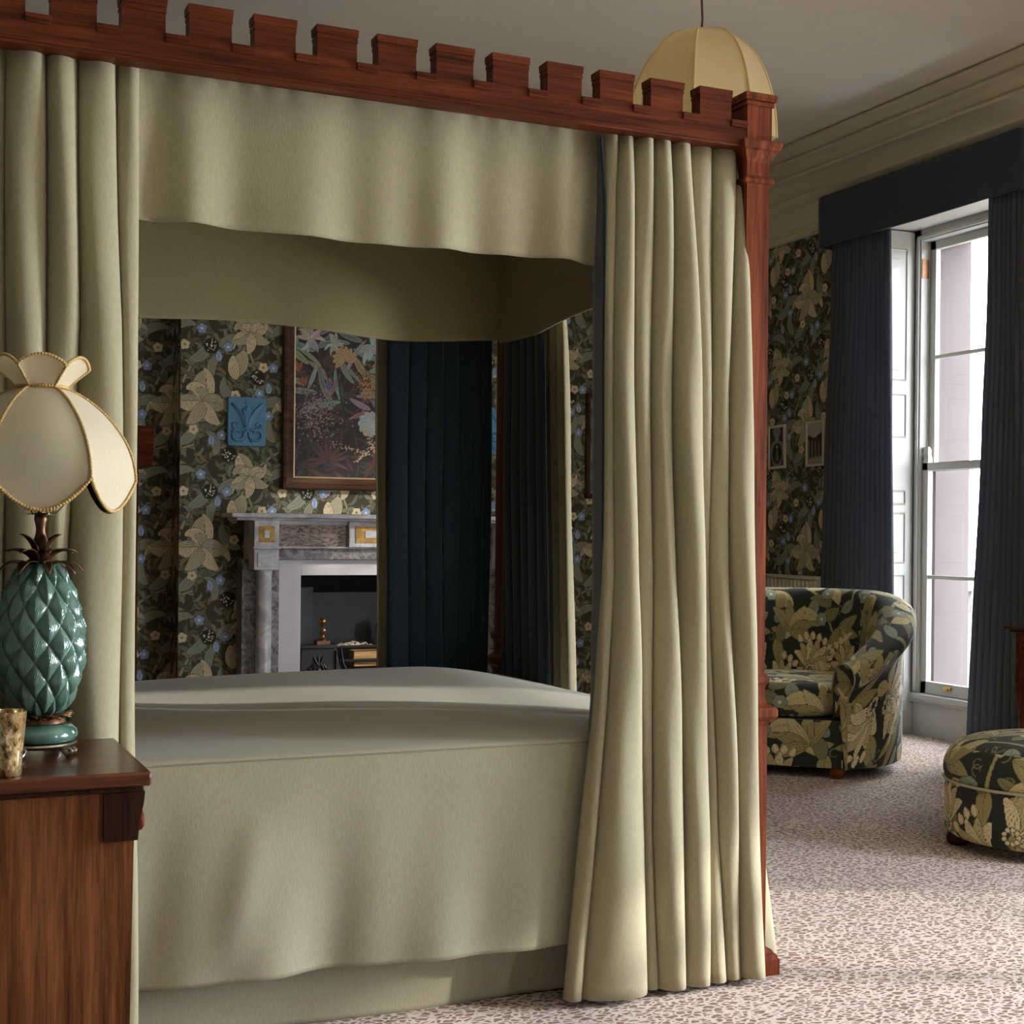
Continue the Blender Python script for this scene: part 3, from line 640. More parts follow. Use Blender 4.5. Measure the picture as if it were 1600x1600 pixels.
for v, o, ul, ur in ((214, 3.150, 927, 940), (320, 3.142, 927, 946), (900, 3.095, 926, 943), (1100, 3.085, 923, 932), (1300, 3.08, 907, 911), (1530, 3.078, 881, 884)):
    a_, b_ = P(ul, v, 1, o+.085), P(ur, v, 1, o); z_ = max(min((a_[2]+b_[2])/2, 2.15), .03)
    LS.append([(a_[0]+(b_[0]-a_[0])*t, a_[1]+(b_[1]-a_[1])*t, z_) for t in np.linspace(0, 1, 6)])
hang('bed_curtain', 'olive linen bed curtain gathered at the near foot post, navy lining at its edge', 'curtain', g, M['khaki'], lg, M['navy'], 'curtains of the four-poster bed', LS)
NL = px_rows([(100, 3.205, [-62, -20, 10, 68, 121, 178, 217]), (500, 3.125, [-60, -15, 6, 72, 120, 189, 212]), (900, 3.11, [-60, -30, 6, 70, 104, 188, 211]), (1150, 3.10, [-60, -30, 6, 70, 106, 185, 209]), (1560, 3.085, [-60, -30, 10, 70, 110, 182, 214])], 0, 1)
NL[0] = (2.205,)+NL[0][1:]; NL[-1] = (.016,)+NL[-1][1:]
g = folds(NL, 0, -1, seed=8, amp=.85, cap_=.065)
NLL = [(z, o+.05, [vs[0], vs[2], vs[4], vs[-1]-.004]) for z, o, vs in NL]
hang('bed_curtain', 'olive linen bed curtain at the head of the bed behind the nightstand and pineapple lamp', 'curtain', g, M['khaki'], folds(NLL, 0, 1, amp=.1), M['navy'], 'curtains of the four-poster bed')
FY = BY1+.022
FR = [(2.165, FY, [1.575, 1.61, 1.68, 1.75, 1.81, 1.87, 1.925, 1.97, 2.003]), (1.3, FY, [1.578, 1.612, 1.685, 1.75, 1.815, 1.875, 1.925, 1.968, 2.001]), (.016, FY+.01, [1.60, 1.635, 1.70, 1.76, 1.83, 1.88, 1.925, 1.965, 1.998])]
FL = [(z-.004 if z > 2 else z, o-.022, [v[0]+.028]+v[2:]) for z, o, v in FR]
hang('bed_curtain', 'olive bed curtain with dark navy lining, on the fireplace side beside the far post', 'curtain', folds(FR, 0, 1, seed=12), M['khaki'], folds(FL, 0, -1, amp=.22, seed=13), M['navy'], 'curtains of the four-poster bed')
FX = BXF+.052
def yrow(z, us, v): return [float(P(u, v, 0, FX)[1]) for u in us]
FF = [(2.165, FX, [4.68, 4.60, 4.55, 4.50, 4.44, 4.40, 4.355, 4.33]), (1.8, FX, yrow(0, [801, 812, 824, 836, 847, 860, 872, 880], 535)), (1.3, FX, yrow(0, [801, 810, 822, 836, 848, 862, 873, 882], 800)), (.64, FX, yrow(0, [806, 815, 827, 840, 852, 866, 878, 889], 1070)), (.016, FX+.02, [4.62, 4.56, 4.50, 4.44, 4.37, 4.31, 4.24, 4.19])]
FFL = [(z-.004 if z > 2 else z, BXF-.002, [float(P(787, 800, 0, BXF-.002)[1])+.004*(z < .1)]+v[1:-1]+[v[-1]+.03]) for z, o, v in FF]
hang('bed_curtain', 'navy-lined olive bed curtain on the foot side, just right of the far post', 'curtain', folds(FF, 1, 1, seed=15), M['khaki'], folds(FFL, 1, -1, amp=.16, seed=16), M['navy'], 'curtains of the four-poster bed')
FN = [(2.165, FX, [3.20, 3.22, 3.255, 3.24, 3.26, 3.28]), (1.0, FX+.005, [3.203, 3.22, 3.24, 3.265, 3.28, 3.295]), (.55, FX+.02, [3.20, 3.22, 3.245, 3.27, 3.295, 3.32]), (.25, FX+.075, [3.195, 3.22, 3.245, 3.275, 3.305, 3.33]), (.016, FX+.115, [3.195, 3.22, 3.25, 3.29, 3.33, 3.36])]
foot_c = hang('bed_curtain', 'pale lit edge of the bed curtain hanging round the foot side of the near post', 'curtain', folds(FN, 1, 1, seed=18, cap_=.035), M['khaki'], folds([(z-.004, o-.02, v) for z, o, v in FN], 1, -1, amp=.15), M['navy'], 'curtains of the four-poster bed')
ret = [[(2.12+(x-2.12)*t, 3.190-.012*math.sin(PI*t), z) for t in np.linspace(0, 1, 8)] for z, x in ((.70, 2.13), (.55, 2.138), (.40, 2.160), (.25, FX+.084), (.13, FX+.104), (.016, FX+.122))]
obj('edge_return', MB().grid(ret), M['khaki'], foot_c, solid=.004)
# window drapery
pl_ = thing('pelmet', 'navy cloth box pelmet above the window curtains', 'pelmet', (5.08, 6.0, 2.8))
obj('pelmet_board', MB().box(4.985, 5.13, 5.205, 6.785, 3.108, 3.125), M['pelmet'], pl_, bevel=.003)
obj('pelmet_front', wavy(5.205, 6.785, 4.99, 2.826, 3.122, 1, .001, 2, .002, 10, .03), M['pelmet'], pl_, solid=.012)
obj('pelmet_return', MB().box(4.99, 5.14, 5.199, 5.211, 2.826, 3.122), M['pelmet'], pl_, bevel=.002); obj('pelmet_return', MB().box(4.99, 5.14, 6.779, 6.791, 2.826, 3.122), M['pelmet'], pl_, bevel=.002)
WX = 5.065
def wrow(z, ys, sp): return (z, WX, ys)
ys = list(np.linspace(6.74, 6.24, 15)); ys2 = list(np.linspace(6.80, 6.21, 15)); ys3 = list(np.linspace(6.84, 6.17, 15))
hang('window_curtain', 'navy window curtain on the far side of the window, beside the wallpaper', 'curtain', folds([(2.90, WX, ys), (1.6, WX, ys2), (.012, WX, ys3)], 1, -1, seed=20, amp=.6, cap_=.03, m=8), M['drape'], None, None, 'navy window curtains')
ys = list(np.linspace(5.46, 5.215, 9)); ys2 = list(np.linspace(5.50, 5.20, 9)); ys3 = list(np.linspace(5.58, 5.17, 9))
hang('window_curtain', 'navy window curtain nearest the camera, glowing blue where daylight passes its edge', 'curtain', folds([(2.90, WX-.01, ys), (1.6, WX-.01, ys2), (.012, WX-.015, ys3)], 1, -1, seed=22, amp=.6, cap_=.03, m=8), M['drape'], None, None, 'navy window curtains')

ys = lambda a, b: list(np.linspace(a, b, 11))
hang('window_curtain', 'unseen navy curtain tied back at the nearer window, added to shade the far half of the bed top', 'curtain', folds([(2.90, WX, ys(2.80, 1.92)), (2.40, WX, ys(2.80, 2.06)), (1.9, WX, ys(2.80, 2.22)), (1.3, WX, ys(2.80, 2.46)), (.9, WX, ys(2.80, 2.66)), (.012, WX, ys(2.84, 2.70))], 1, -1, seed=25, amp=.5, cap_=.03, m=8), M['drape'], None, None, 'navy window curtains')  # unseen curtain, added and shaped to cut sunlight off the far bed top

# ------------------------------------------------------------------ tub armchair in floral cloth
R_, RI = .525, .375; PHI0 = math.radians(38.5)
chair = thing('armchair', 'round tub armchair in dark green floral cloth beside the window', 'armchair', (4.20, 5.885, 0), math.atan2(-.72, .69))
def rim(p):
    t = max(0.0, (abs(p)-PHI0)/(PI-PHI0)); return .545+(.870-.545)*(math.sin(min(1, t*1.35)*PI/2)**1.05)
def tubwall():
    n = 520; ph = np.linspace(PHI0, 2*PI-PHI0, n); g = []; uv = []
    for p in ph:
        q = p if p <= PI else 2*PI-p; h = rim(q); k = 1+.06*math.sin(PI*min(1, (q-PHI0)/1.2)/2)
        pr = [(RI+.01, .25), (RI, .40), (RI+.004, h-.16), (RI+.022, h-.055), (RI+.05, h-.015), (RI+.09, h), (R_+.010, h-.004), (R_+.050, h-.022), (R_+.066, h-.060), (R_+.058, h-.095), (R_+.024, h-.13), (R_+.002, h-.17), (R_-.004, h*.55), (R_, .16), (R_-.004, .052), (R_-.03, .05)]
        # smooth resample of the section
        P_ = np.array(pr); d = np.concatenate([[0], np.cumsum(np.hypot(*np.diff(P_, axis=0).T))]); s = np.linspace(0, d[-1], 330)
        rr_ = np.interp(s, d, P_[:, 0]); zz = np.interp(s, d, P_[:, 1]); ker = np.ones(9)/9
        rs = np.convolve(np.pad(rr_, 4, 'edge'), ker, 'valid'); zs = np.convolve(np.pad(zz, 4, 'edge'), ker, 'valid')
        g.append(np.stack([rs*math.sin(p), -rs*math.cos(p)*.98, zs], 1)); uv.append(np.stack([np.full(330, (p)*.47), s], 1))
    return np.array(g), np.array(uv)
g, uv = tubwall()
obj('back_and_arms', MB().grid(g), M['fabric'], chair, local=True, cols=UPH.sample(uv[..., 0]+.11, uv[..., 1]+.16).reshape(-1, 3), ang=70)
for sgn, e in ((1, g[0]), (-1, g[-1])):                      # arm fronts
    c = e.mean(0); nr = Vector((-math.cos(PHI0)*sgn, -math.sin(PHI0), 0)); vs = []; cs = []
    for k in np.linspace(0, 1, 60):
        for p in e[::3]:
            q = np.array([p[0]*k+c[0]*(1-k), p[1]*k+c[1]*(1-k), p[2]*k+c[2]*(1-k)])+np.array(nr)*.020*math.cos(k*PI/2); vs.append(q)
    vs = np.array(vs).reshape(60, -1, 3)
    obj('arm_front', MB().grid(vs), M['fabric'], chair, local=True, cols=UPH.sample(np.hypot(vs[..., 0], vs[..., 1])*1.0+.2, vs[..., 2]+.13).reshape(-1, 3), ang=70)
    obj('arm_piping', MB().tube([tuple(np.array(p)+np.array(nr)*.004) for p in e[60::6]], .0045, 6), M['khaki2'], chair, local=True)
def pad(outline, z0, z1, rnd_, dome, name, par, mat, shift, step=.004, local=True):
    """upholstered pad: outline (closed plan), rounded edges, domed top; patterned"""
    o = np.array(outline); c = o.mean(0); d = np.hypot(*(np.roll(o, -1, 0)-o).T); L = np.concatenate([[0], np.cumsum(d)]); N = int(L[-1]/step)
    s = np.linspace(0, L[-1], N, endpoint=False); oc = np.vstack([o, o[:1]]); ox = np.interp(s, L, oc[:, 0]); oy = np.interp(s, L, oc[:, 1])
    prof = [(1-.5, z0)]; R0 = np.hypot(o[:, 0]-c[0], o[:, 1]-c[1]).mean(); pr = []
    for k in np.linspace(0, 1, 18): pr.append((-(rnd_*(1-math.sin(k*PI/2))), z0+rnd_*(1-math.cos(k*PI/2))))
    for z in np.arange(z0+rnd_, z1-rnd_, step): pr.append((.006*math.sin(PI*(z-z0)/(z1-z0)), z))
    for k in np.linspace(0, 1, 18): pr.append((-(rnd_*(1-math.cos(k*PI/2))), z1-rnd_+rnd_*math.sin(k*PI/2)))
    G = []; UV = []; acc = 0; last = None
    for off, z in pr:
        f = 1+off/R0; x, y = c[0]+(ox-c[0])*f, c[1]+(oy-c[1])*f; G.append(np.stack([x, y, np.full(N, z)], 1))
        if last: acc += math.hypot(off-last[0], z-last[1])
        last = (off, z); UV.append(np.stack([s+shift[0], np.full(N, acc+shift[1])], 1))
    f0 = 1-rnd_/R0
    for t in np.arange(0, 1.0001, step/(R0*f0)):
        f = f0*(1-t); x, y = c[0]+(ox-c[0])*f, c[1]+(oy-c[1])*f
        G.append(np.stack([x, y, np.full(N, z1+dome*(1-(1-t)**2.2))], 1)); UV.append(np.stack([x+shift[0]+.3, y+shift[1]+.3], 1))
    G = np.array(G); UV = np.array(UV)
    return obj(name, MB().grid(G, closed_v=True), mat, par, local=local, cols=UPH.sample(UV[..., 0], UV[..., 1]).reshape(-1, 3), ang=70)
cu = [(RI*.985*math.sin(p), -RI*.985*math.cos(p)) for p in np.linspace(PHI0+.12, 2*PI-PHI0-.12, 60)]
fr = [(-.215+.43*t, -.33-.085*math.sin(PI*t)**.6) for t in np.linspace(0, 1, 30)]
pad(cu+fr, .285, .445, .045, .018, 'seat_cushion', chair, M['fabric'], (.05, .52))
ap = []; uvs = []
for t in np.linspace(0, 1, 170):
    x = -.30+.60*t; y = -.372-.03*math.sin(PI*t)
    ap.append([(x, y+(0 if z < .255 else .01*(z-.255)/.02), z) for z in np.linspace(.052, .275, 62)]); uvs.append([(x+.33, z+.40) for z in np.linspace(.052, .275, 62)])
ap = np.array(ap); uvs = np.array(uvs)
obj('seat_front', MB().grid(ap), M['fabric'], chair, local=True, cols=UPH.sample(uvs[..., 0], uvs[..., 1]).reshape(-1, 3), solid=.006)
obj('seat_base', MB().lathe([(0, .053), (RI+.02, .053), (RI+.02, .28), (0, .28)], (0, 0, 0), 48), M['soot_d'], chair, local=True)
for x, y in ((-.27, -.345), (.27, -.345), (-.28, .33), (.28, .33)):
    obj('foot', MB().lathe([(0, 0), (.024, 0), (.036, .012), (.040, .028), (.034, .044), (.026, .054), (0, .054)], (x, y, 0), 24), M['wood_z'], chair, local=True)

# ------------------------------------------------------------------ round ottoman
ot = thing('ottoman', 'round drum ottoman in green and cream floral cloth at the right edge', 'ottoman', (3.955, 3.975, 0), .5)
RO = .352
def drum(prof, name, sh, n=560):
    P_ = np.array(prof); d = np.concatenate([[0], np.cumsum(np.hypot(*np.diff(P_, axis=0).T))]); s = np.arange(0, d[-1], .004); r = np.interp(s, d, P_[:, 0]); z = np.interp(s, d, P_[:, 1])
    k = 7; r = np.convolve(np.pad(r, k, 'edge'), np.ones(2*k+1)/(2*k+1), 'valid'); z = np.convolve(np.pad(z, k, 'edge'), np.ones(2*k+1)/(2*k+1), 'valid')
    th = np.linspace(0, 2*PI, n, endpoint=False); G = np.stack([np.outer(r, np.cos(th)), np.outer(r, np.sin(th)), np.outer(z, np.ones(n))], -1)
    top = (r < RO-.04)[:, None]; 
    u = np.where(top, G[..., 0], th[None, :]*RO); v = np.where(top, G[..., 1], s[:, None])
    return obj(name, MB().grid(G, closed_v=True, flip=True), M['fabric'], ot, local=True, cols=UPH.sample(u+sh[0], v+sh[1]).reshape(-1, 3), ang=70)
drum([(RO-.03, .04), (RO-.006, .042), (RO, .06), (RO-.003, .15), (RO, .236), (RO-.01, .245)], 'drum', (.17, .28))
drum([(RO-.012, .243), (RO+.002, .252), (RO+.008, .285), (RO-.004, .335), (RO-.035, .372), (RO-.09, .398), (RO-.2, .418), (0, .425)], 'top_cushion', (.30, .05))
obj('piping', MB().tube([((RO+.001)*math.cos(a), (RO+.001)*math.sin(a), .245) for a in np.linspace(0, 2*PI, 90, endpoint=False)], .0055, 8, True), M['khaki'], ot, local=True)
for k in range(4):
    a = PI/4+k*PI/2+1.35; obj('foot', MB().lathe([(0, 0), (.028, 0), (.042, .012), (.045, .026), (.038, .042), (0, .045)], ((RO-.045)*math.cos(a), (RO-.045)*math.sin(a), 0), 24), M['dark_oak'], ot, local=True)

# ------------------------------------------------------------------ nightstand
ns = thing('nightstand', 'brown oak nightstand at the head of the bed, under the pineapple lamp', 'nightstand', (.08, 2.76, 0))
NX0, NX1, NY0, NY1, NZ = -.20, .420, 2.553, 2.962, .72
obj('top', MB().box(NX0, NX1+.022, NY0-.016, NY1+.014, NZ-.026, NZ), M['oak_x'], ns, bevel=.006, seg=3)
obj('top_moulding', MB().box(NX0, NX1+.010, NY0-.006, NY1+.006, NZ-.036, NZ-.026), M['dark_oak'], ns, bevel=.003)
obj('side_panel', MB().prism([(NX0, .0), (NX1-.014, .0), (NX1-.006, NZ-.10), (NX1-.004, NZ-.036), (NX0, NZ-.036)], NY0+.001, NY0+.024, 1), M['oak_z'], ns)
obj('side_panel', MB().prism([(NX0, .0), (NX1-.014, .0), (NX1-.006, NZ-.10), (NX1-.004, NZ-.036), (NX0, NZ-.036)], NY1-.024, NY1-.001, 1), M['oak_z'], ns)
obj('back_panel', MB().box(NX0, NX0+.012, NY0+.024, NY1-.024, .05, NZ-.036), M['oak_z'], ns)
obj('shelf', MB().box(NX0+.012, NX1-.03, NY0+.024, NY1-.024, .06, .08).box(NX0+.012, NX1-.03, NY0+.024, NY1-.024, .50, .515), M['oak_x'], ns)
for y0, y1 in ((NY0-.006, NY0+.004),):
    obj('bracket', MB().prism([(NX1-.060, NZ-.122), (NX1+.000, NZ-.122), (NX1+.003, NZ-.09), (NX1+.010, NZ-.055), (NX1+.012, NZ-.036), (NX1-.060, NZ-.036)], y0, y1, 1), M['dark_oak'], ns, bevel=.001)
dw = obj('drawer', MB().box(NX0+.02, NX1-.004, NY0+.026, NY1-.026, .53, NZ-.05), M['oak_x'], ns, bevel=.003)
kn = MB(); kg = [[(NX1-.004+h, 2.66+r*math.cos(2*PI*k/20), .612+r*math.sin(2*PI*k/20)) for k in range(20)] for r, h in ((.010, 0), (.008, .008), (.009, .012), (.017, .018), (.020, .024), (.0185, .029), (.013, .032), (0, .033))]
obj('knob', kn.grid(kg, closed_v=True), M['wood_z'], dw, ang=60)
obj('door', MB().box(NX1-.028, NX1-.010, NY0+.026, NY1-.026, .09, .495), M['oak_z'], ns, bevel=.003)

# ------------------------------------------------------------------ pineapple lamp
lx, ly = float(P(64, 1175, 2, .735)[0]), 2.80
lx = float(P(62, 1000, 1, 2.80)[0])
lp = thing('table_lamp', 'green ceramic pineapple table lamp with cream scalloped shade on the oak nightstand', 'lamp', (lx, ly, NZ+.0006), .42)
foot_mb = MB().lathe([(0, .016), (.062, .016), (.068, .019), (.070, .022), (.068, .025), (0, .025)], n=40)
pl = obj('base_plate', foot_mb, M['steel'], lp, local=True, ang=50)
for k in range(4):
    a = k*PI/2-1.10; c, s = math.cos(a), math.sin(a); mb = MB()
    pth = [(.045, .018), (.054, .014), (.060, .008), (.066, .004), (.073, .006), (.075, .012), (.071, .015), (.068, .011)]
    for o in (-.006, .006): mb.tube([(r*c-o*s, r*s+o*c, z) for r, z in pth], [.0035, .0045, .005, .005, .0045, .004, .0035, .003], 8)
    obj('scroll_foot', mb, M['steel'], lp, local=True, ang=60)
obj('plinth', MB().lathe([(0, .025), (.058, .025), (.068, .030), (.071, .038), (.069, .047), (.060, .056), (.048, .060), (0, .060)], n=48), M['green'], lp, local=True, ang=60)
fl = MB(); 
for k in range(26):
    a = 2*PI*k/26; z0 = .060
    g = []
    for i in range(7):
        t = i/6; r = .034+.030*t; z = z0+.014*math.sin(t*2.2)+.004*(k % 2); w = .0075*math.sin(PI*(.2+.75*t))
        g.append([(r*math.cos(a+.5*t)-q*w*math.sin(a), r*math.sin(a+.5*t)+q*w*math.cos(a), z+.003*(1-q*q)) for q in (-1, -.5, 0, .5, 1)])
    fl.grid(g)
obj('leaf_collar', fl.lathe([(.03, .058), (.048, .062), (.044, .076), (.03, .082)], n=30), M['bronze'], lp, local=True, ang=60, solid=.0015)
# body with raised overlapping scales
Zb, Hb = .074, .292; nt_, nz_ = 360, 250; G = []
for j in range(nz_+1):
    t = j/nz_; z = Zb+Hb*t; r0 = .0815*(math.sin(PI*(.10+.83*t**.92))**.62)
    if t < .06: r0 *= .80+.20*math.sin(t/.06*PI/2)
    row = []
    for i in range(nt_):
        a = i/nt_; n = 10; ph = t*8.4
        p, q = (a*n+ph/2), (a*n-ph/2); fp, fq = p-math.floor(p), q-math.floor(q)
        up = fp-fq   # towards tip
        pil = (math.sin(PI*fp)*math.sin(PI*fq))**.45
        lat = abs(((fp+fq) % 1.0)-.0)
        ridge = .0022*max(0, 1-abs((fp+fq)-1)*3.2)*pil
        vein = .0006*math.sin((abs(fp+fq-1)*3-(fp-fq))*14)*pil
        h = .0125*pil*(.72+.30*(-up)) + ridge + vein
        r = r0-.006+h
        row.append((r*math.cos(2*PI*a), r*math.sin(2*PI*a), z))
    G.append(row)
obj('pineapple_body', MB().grid(G, closed_v=True, flip=True), M['green'], lp, local=True, ang=75)
cr = random.Random(2); crown = MB()
def blade(a, r0, z0, ln, up, curl, w):
    g = []; x, z, an = r0, z0, up
    for i in range(10):
        t = i/9; ww = w*math.sin(PI*(.18+.80*t))**.8
        g.append([(x*math.cos(a)-q*ww*math.sin(a), x*math.sin(a)+q*ww*math.cos(a), z-.22*ww*abs(q)*0+ .35*ww*abs(q)) for q in (-1, -.5, 0, .5, 1)])
        an -= curl/9; x += math.cos(an)*ln/9; z += math.sin(an)*ln/9
    crown.grid(g)
for k in range(9): blade(2*PI*k/9+.2, .020, .352, .070, .9, 1.9, .011)
for k in range(8): blade(2*PI*k/8+.5, .014, .362, .065, 1.25, 1.6, .0115)
for k in range(6): blade(2*PI*k/6+.1, .008, .372, .058, 1.5, 1.0, .010)
obj('leaf_crown', crown.lathe([(.034, .350), (.030, .364), (.015, .372)], n=20), M['bronze'], lp, local=True, ang=60, solid=.0016)
obj('stem', MB().lathe([(.010, .366), (.011, .385), (.013, .395), (.0135, .405), (.010, .416), (.0085, .426), (.010, .436), (.0125, .445), (.0115, .453), (.006, .456), (.006, .62), (0, .62)], n=20), M['bronze'], lp, local=True, ang=60)
# shade: six bowed silk panels, gold braid, flared petal crown
SZ = dict(neck=.692, corner=.520, tip=.461, top=.748)
def shade_r(t): return .0435+(.172-.0435)*(math.sin(t*PI/2*.98)**.92)         # along a rib, neck to corner
shade = MB(); crownp = MB(); liner = MB(); braid = MB()
def rib(k, t):
    a = PI/6+k*PI/3; r = shade_r(t); z = SZ['neck']-(SZ['neck']-SZ['corner'])*(t**1.28); return Vector((r*math.cos(a), r*math.sin(a), z))
def beads(path, r=.0032, per=.0052):
    L = [0]; 
    for a, b in zip(path, path[1:]): L.append(L[-1]+(Vector(b)-Vector(a)).length)
    n = max(4, int(L[-1]/per)*4); out = []; rs = []
    for i in range(n+1):
        s = L[-1]*i/n; j = min(max(np.searchsorted(L, s)-1, 0), len(path)-2); f = (s-L[j])/max(L[j+1]-L[j], 1e-9)
        out.append(Vector(path[j]).lerp(Vector(path[j+1]), f)); rs.append(r*(.72+.42*abs(math.sin(i*PI/4))))
    braid.tube(out, rs, 6)
for k in range(6):
    g = []
    for i in range(29):
        t = i/24; row = []
        for j in range(21):
            q = j/20; tc = min(t, 1)
            p = rib(k, tc).lerp(rib(k+1, tc), q)
            s = math.sin(PI*q); rad = Vector((p.x, p.y, 0)).normalized()
            p = p + rad*(.010*s*math.sin(PI*min(tc, 1)*.9))
            if t > 1: pass
            row.append(p)
        g.append(row)
    g = g[:25]
    for i in range(1, 9):                               # scalloped apron below the corners
        row = []
        for j in range(21):
            q = j/20; d = (SZ['corner']-SZ['tip'])*(math.sin(PI*q)**.9)*i/8; b = g[24][j]; row.append(b+Vector((0, 0, -d))-Vector((b.x, b.y, 0)).normalized()*(d*.10))
        g.append(row)
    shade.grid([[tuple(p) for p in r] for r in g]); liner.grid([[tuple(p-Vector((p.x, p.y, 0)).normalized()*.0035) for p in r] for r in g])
    beads([g[i][0]+Vector((g[i][0].x, g[i][0].y, 0)).normalized()*.002 for i in range(25)], .0030); beads([p+Vector((p.x, p.y, 0)).normalized()*.0015 for p in g[-1]], .0036, .0058)
    a0 = PI/6+k*PI/3; cg = []
    for i in range(13):
        t = i/12; row = []
        for j in range(15):
            q = j/14; a = a0+q*PI/3; r = (.0435+.042*t**1.1); r *= (1-.05*math.sin(PI*q)); z = SZ['neck']+t*(.038+.020*math.sin(PI*q)**.7)
            row.append(Vector((r*math.cos(a), r*math.sin(a), z)))
        cg.append(row)
    crownp.grid([[tuple(p) for p in r] for r in cg]); beads(cg[-1], .0032, .0055); beads([r[0] for r in cg], .0026)
for dz in (-.004, .003): beads([(.0445*math.cos(a), .0445*math.sin(a), SZ['neck']+dz) for a in np.linspace(0, 2*PI, 49)], .0034, .0055)
sh = obj('lamp_shade', shade, M['shade'], lp, local=True, ang=40)
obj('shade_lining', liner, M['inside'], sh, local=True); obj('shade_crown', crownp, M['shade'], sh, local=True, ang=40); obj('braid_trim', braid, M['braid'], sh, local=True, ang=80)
obj('shade_carrier', MB().tube([(-.03, 0, .455), (.03, 0, .455), (.05, 0, .475), (.044, 0, .69)], .0016, 6).tube([(-.03, 0, .455), (-.05, 0, .475), (-.044, 0, .69)], .0016, 6).tube([(0, -.03, .456), (0, .03, .456), (0, .048, .476), (0, .043, .69)], .0016, 6), M['steel'], lp, local=True)
# votive
gx, gy = P(12, 1213, 2, NZ)[:2]
vg = MB().lathe([(0, .003), (.018, .002), (.020, .0), (.0225, .004), (.024, .03), (.0305, .112), (.0312, .1135), (.0298, .1135), (.023, .035), (.0, .03)], n=48)
tag(obj('votive_glass', vg, M['mercury'], None, ang=50), 'mottled gold mercury-glass votive at the front of the nightstand', 'votive holder').location = (float(gx), float(gy), NZ)

# ------------------------------------------------------------------ pendant
pc = thing('pendant_lamp', 'gold silk dome pendant lamp hanging by a brown cord beyond the foot of the bed', 'ceiling lamp', (2.742, 4.46, H))
RP, TOP, BOT = .274, 2.995-H, 2.595-H
dome = MB(); ribs = MB()
def dr_(t): return .022+(RP-.022)*(math.sin(t*PI/2)**.80)
def dz_(t): return TOP-(TOP-BOT)*(1-math.cos(t*PI/2*1.0)**1.0)*1.0
for k in range(8):
    g = []
    a0, a1 = 2*PI*k/8+.14, 2*PI*(k+1)/8+.14
    for i in range(33):
        t = i/32; r, z = dr_(t), dz_(t); pa, pb = Vector((r*math.cos(a0), r*math.sin(a0), z)), Vector((r*math.cos(a1), r*math.sin(a1), z))
        row = []
        for j in range(13):
            q = j/12; p = pa.lerp(pb, q); p = p*1.0 - Vector((p.x, p.y, 0))*(.015*math.sin(PI*q)*math.sin(PI*t)); row.append(p)
        g.append(row)
    dome.grid([[tuple(p) for p in r] for r in g]); ribs.tube([r[0]*1.0+Vector((r[0].x, r[0].y, 0))*.008 for r in g], .0045, 6)
ds = obj('shade', dome, M['shade_y'], pc, local=True, ang=25)
obj('shade_rib', ribs, M['shade_y'], ds, local=True)
obj('top_ring', MB().lathe([(.0, TOP+.003), (.036, TOP+.002), (.04, TOP-.003), (.034, TOP-.006)], n=24), M['shade_y'], ds, local=True)
obj('cord', MB().tube([(0, 0, 0), (.001, 0, -.2), (-.002, 0, -.36), (.003, 0, -.45), (-.001, 0, TOP)], .0042, 8), plain('brown_flex', (98, 62, 40), .8), pc, local=True)
obj('ceiling_rose', MB().lathe([(0, -.001), (.045, -.001), (.045, -.012), (.02, -.03), (0, -.03)], n=24), M['brass'], pc, local=True)

# ------------------------------------------------------------------ fireplace
fp = thing('fireplace', 'grey and white marble fireplace surround with yellow inlaid blocks on the papered chimney breast', 'fireplace', (2.52, YB, 0))
CXF = 2.52
def mir(f): 
    for s in (-1, 1): f(s)
def bxs(mb, x0, x1, y0, y1, z0, z1):      # x measured left of the centre, mirrored
    for s in (-1, 1):
        a, b = CXF+s*x0, CXF+s*x1; mb.box(min(a, b), max(a, b), y0, y1, z0, z1)
    return mb
obj('mantel_shelf', MB().box(CXF-.875, CXF+.875, 7.20, YB-.0, 1.213, 1.237).box(CXF-.845, CXF+.845, 7.225, YB, 1.199, 1.213), M['marble_w'], fp, bevel=.004)
obj('frieze', MB().box(CXF-.73, CXF+.73, 7.30, YB, 1.062, 1.20), M['marble_r'], fp)
obj('frieze_moulding', MB().box(CXF-.735, CXF+.735, 7.285, YB, 1.052, 1.064).box(CXF-.735, CXF+.735, 7.292, YB, 1.178, 1.20), M['marble_w'], fp, bevel=.003)
obj('architrave', MB().box(CXF-.63, CXF+.63, 7.31, YB, .992, 1.053), M['marble_g'], fp, bevel=.004)
tb = obj('tablet', MB().box(CXF-.225, CXF+.225, 7.272, 7.32, 1.060, 1.199), M['marble_w'], fp, bevel=.003)
obj('inlay', MB().box(CXF-.187, CXF+.187, 7.268, 7.274, 1.085, 1.175), M['marble_y'], tb); obj('inlay_centre', MB().box(CXF-.135, CXF+.135, 7.265, 7.27, 1.112, 1.15), M['marble_w'], tb)
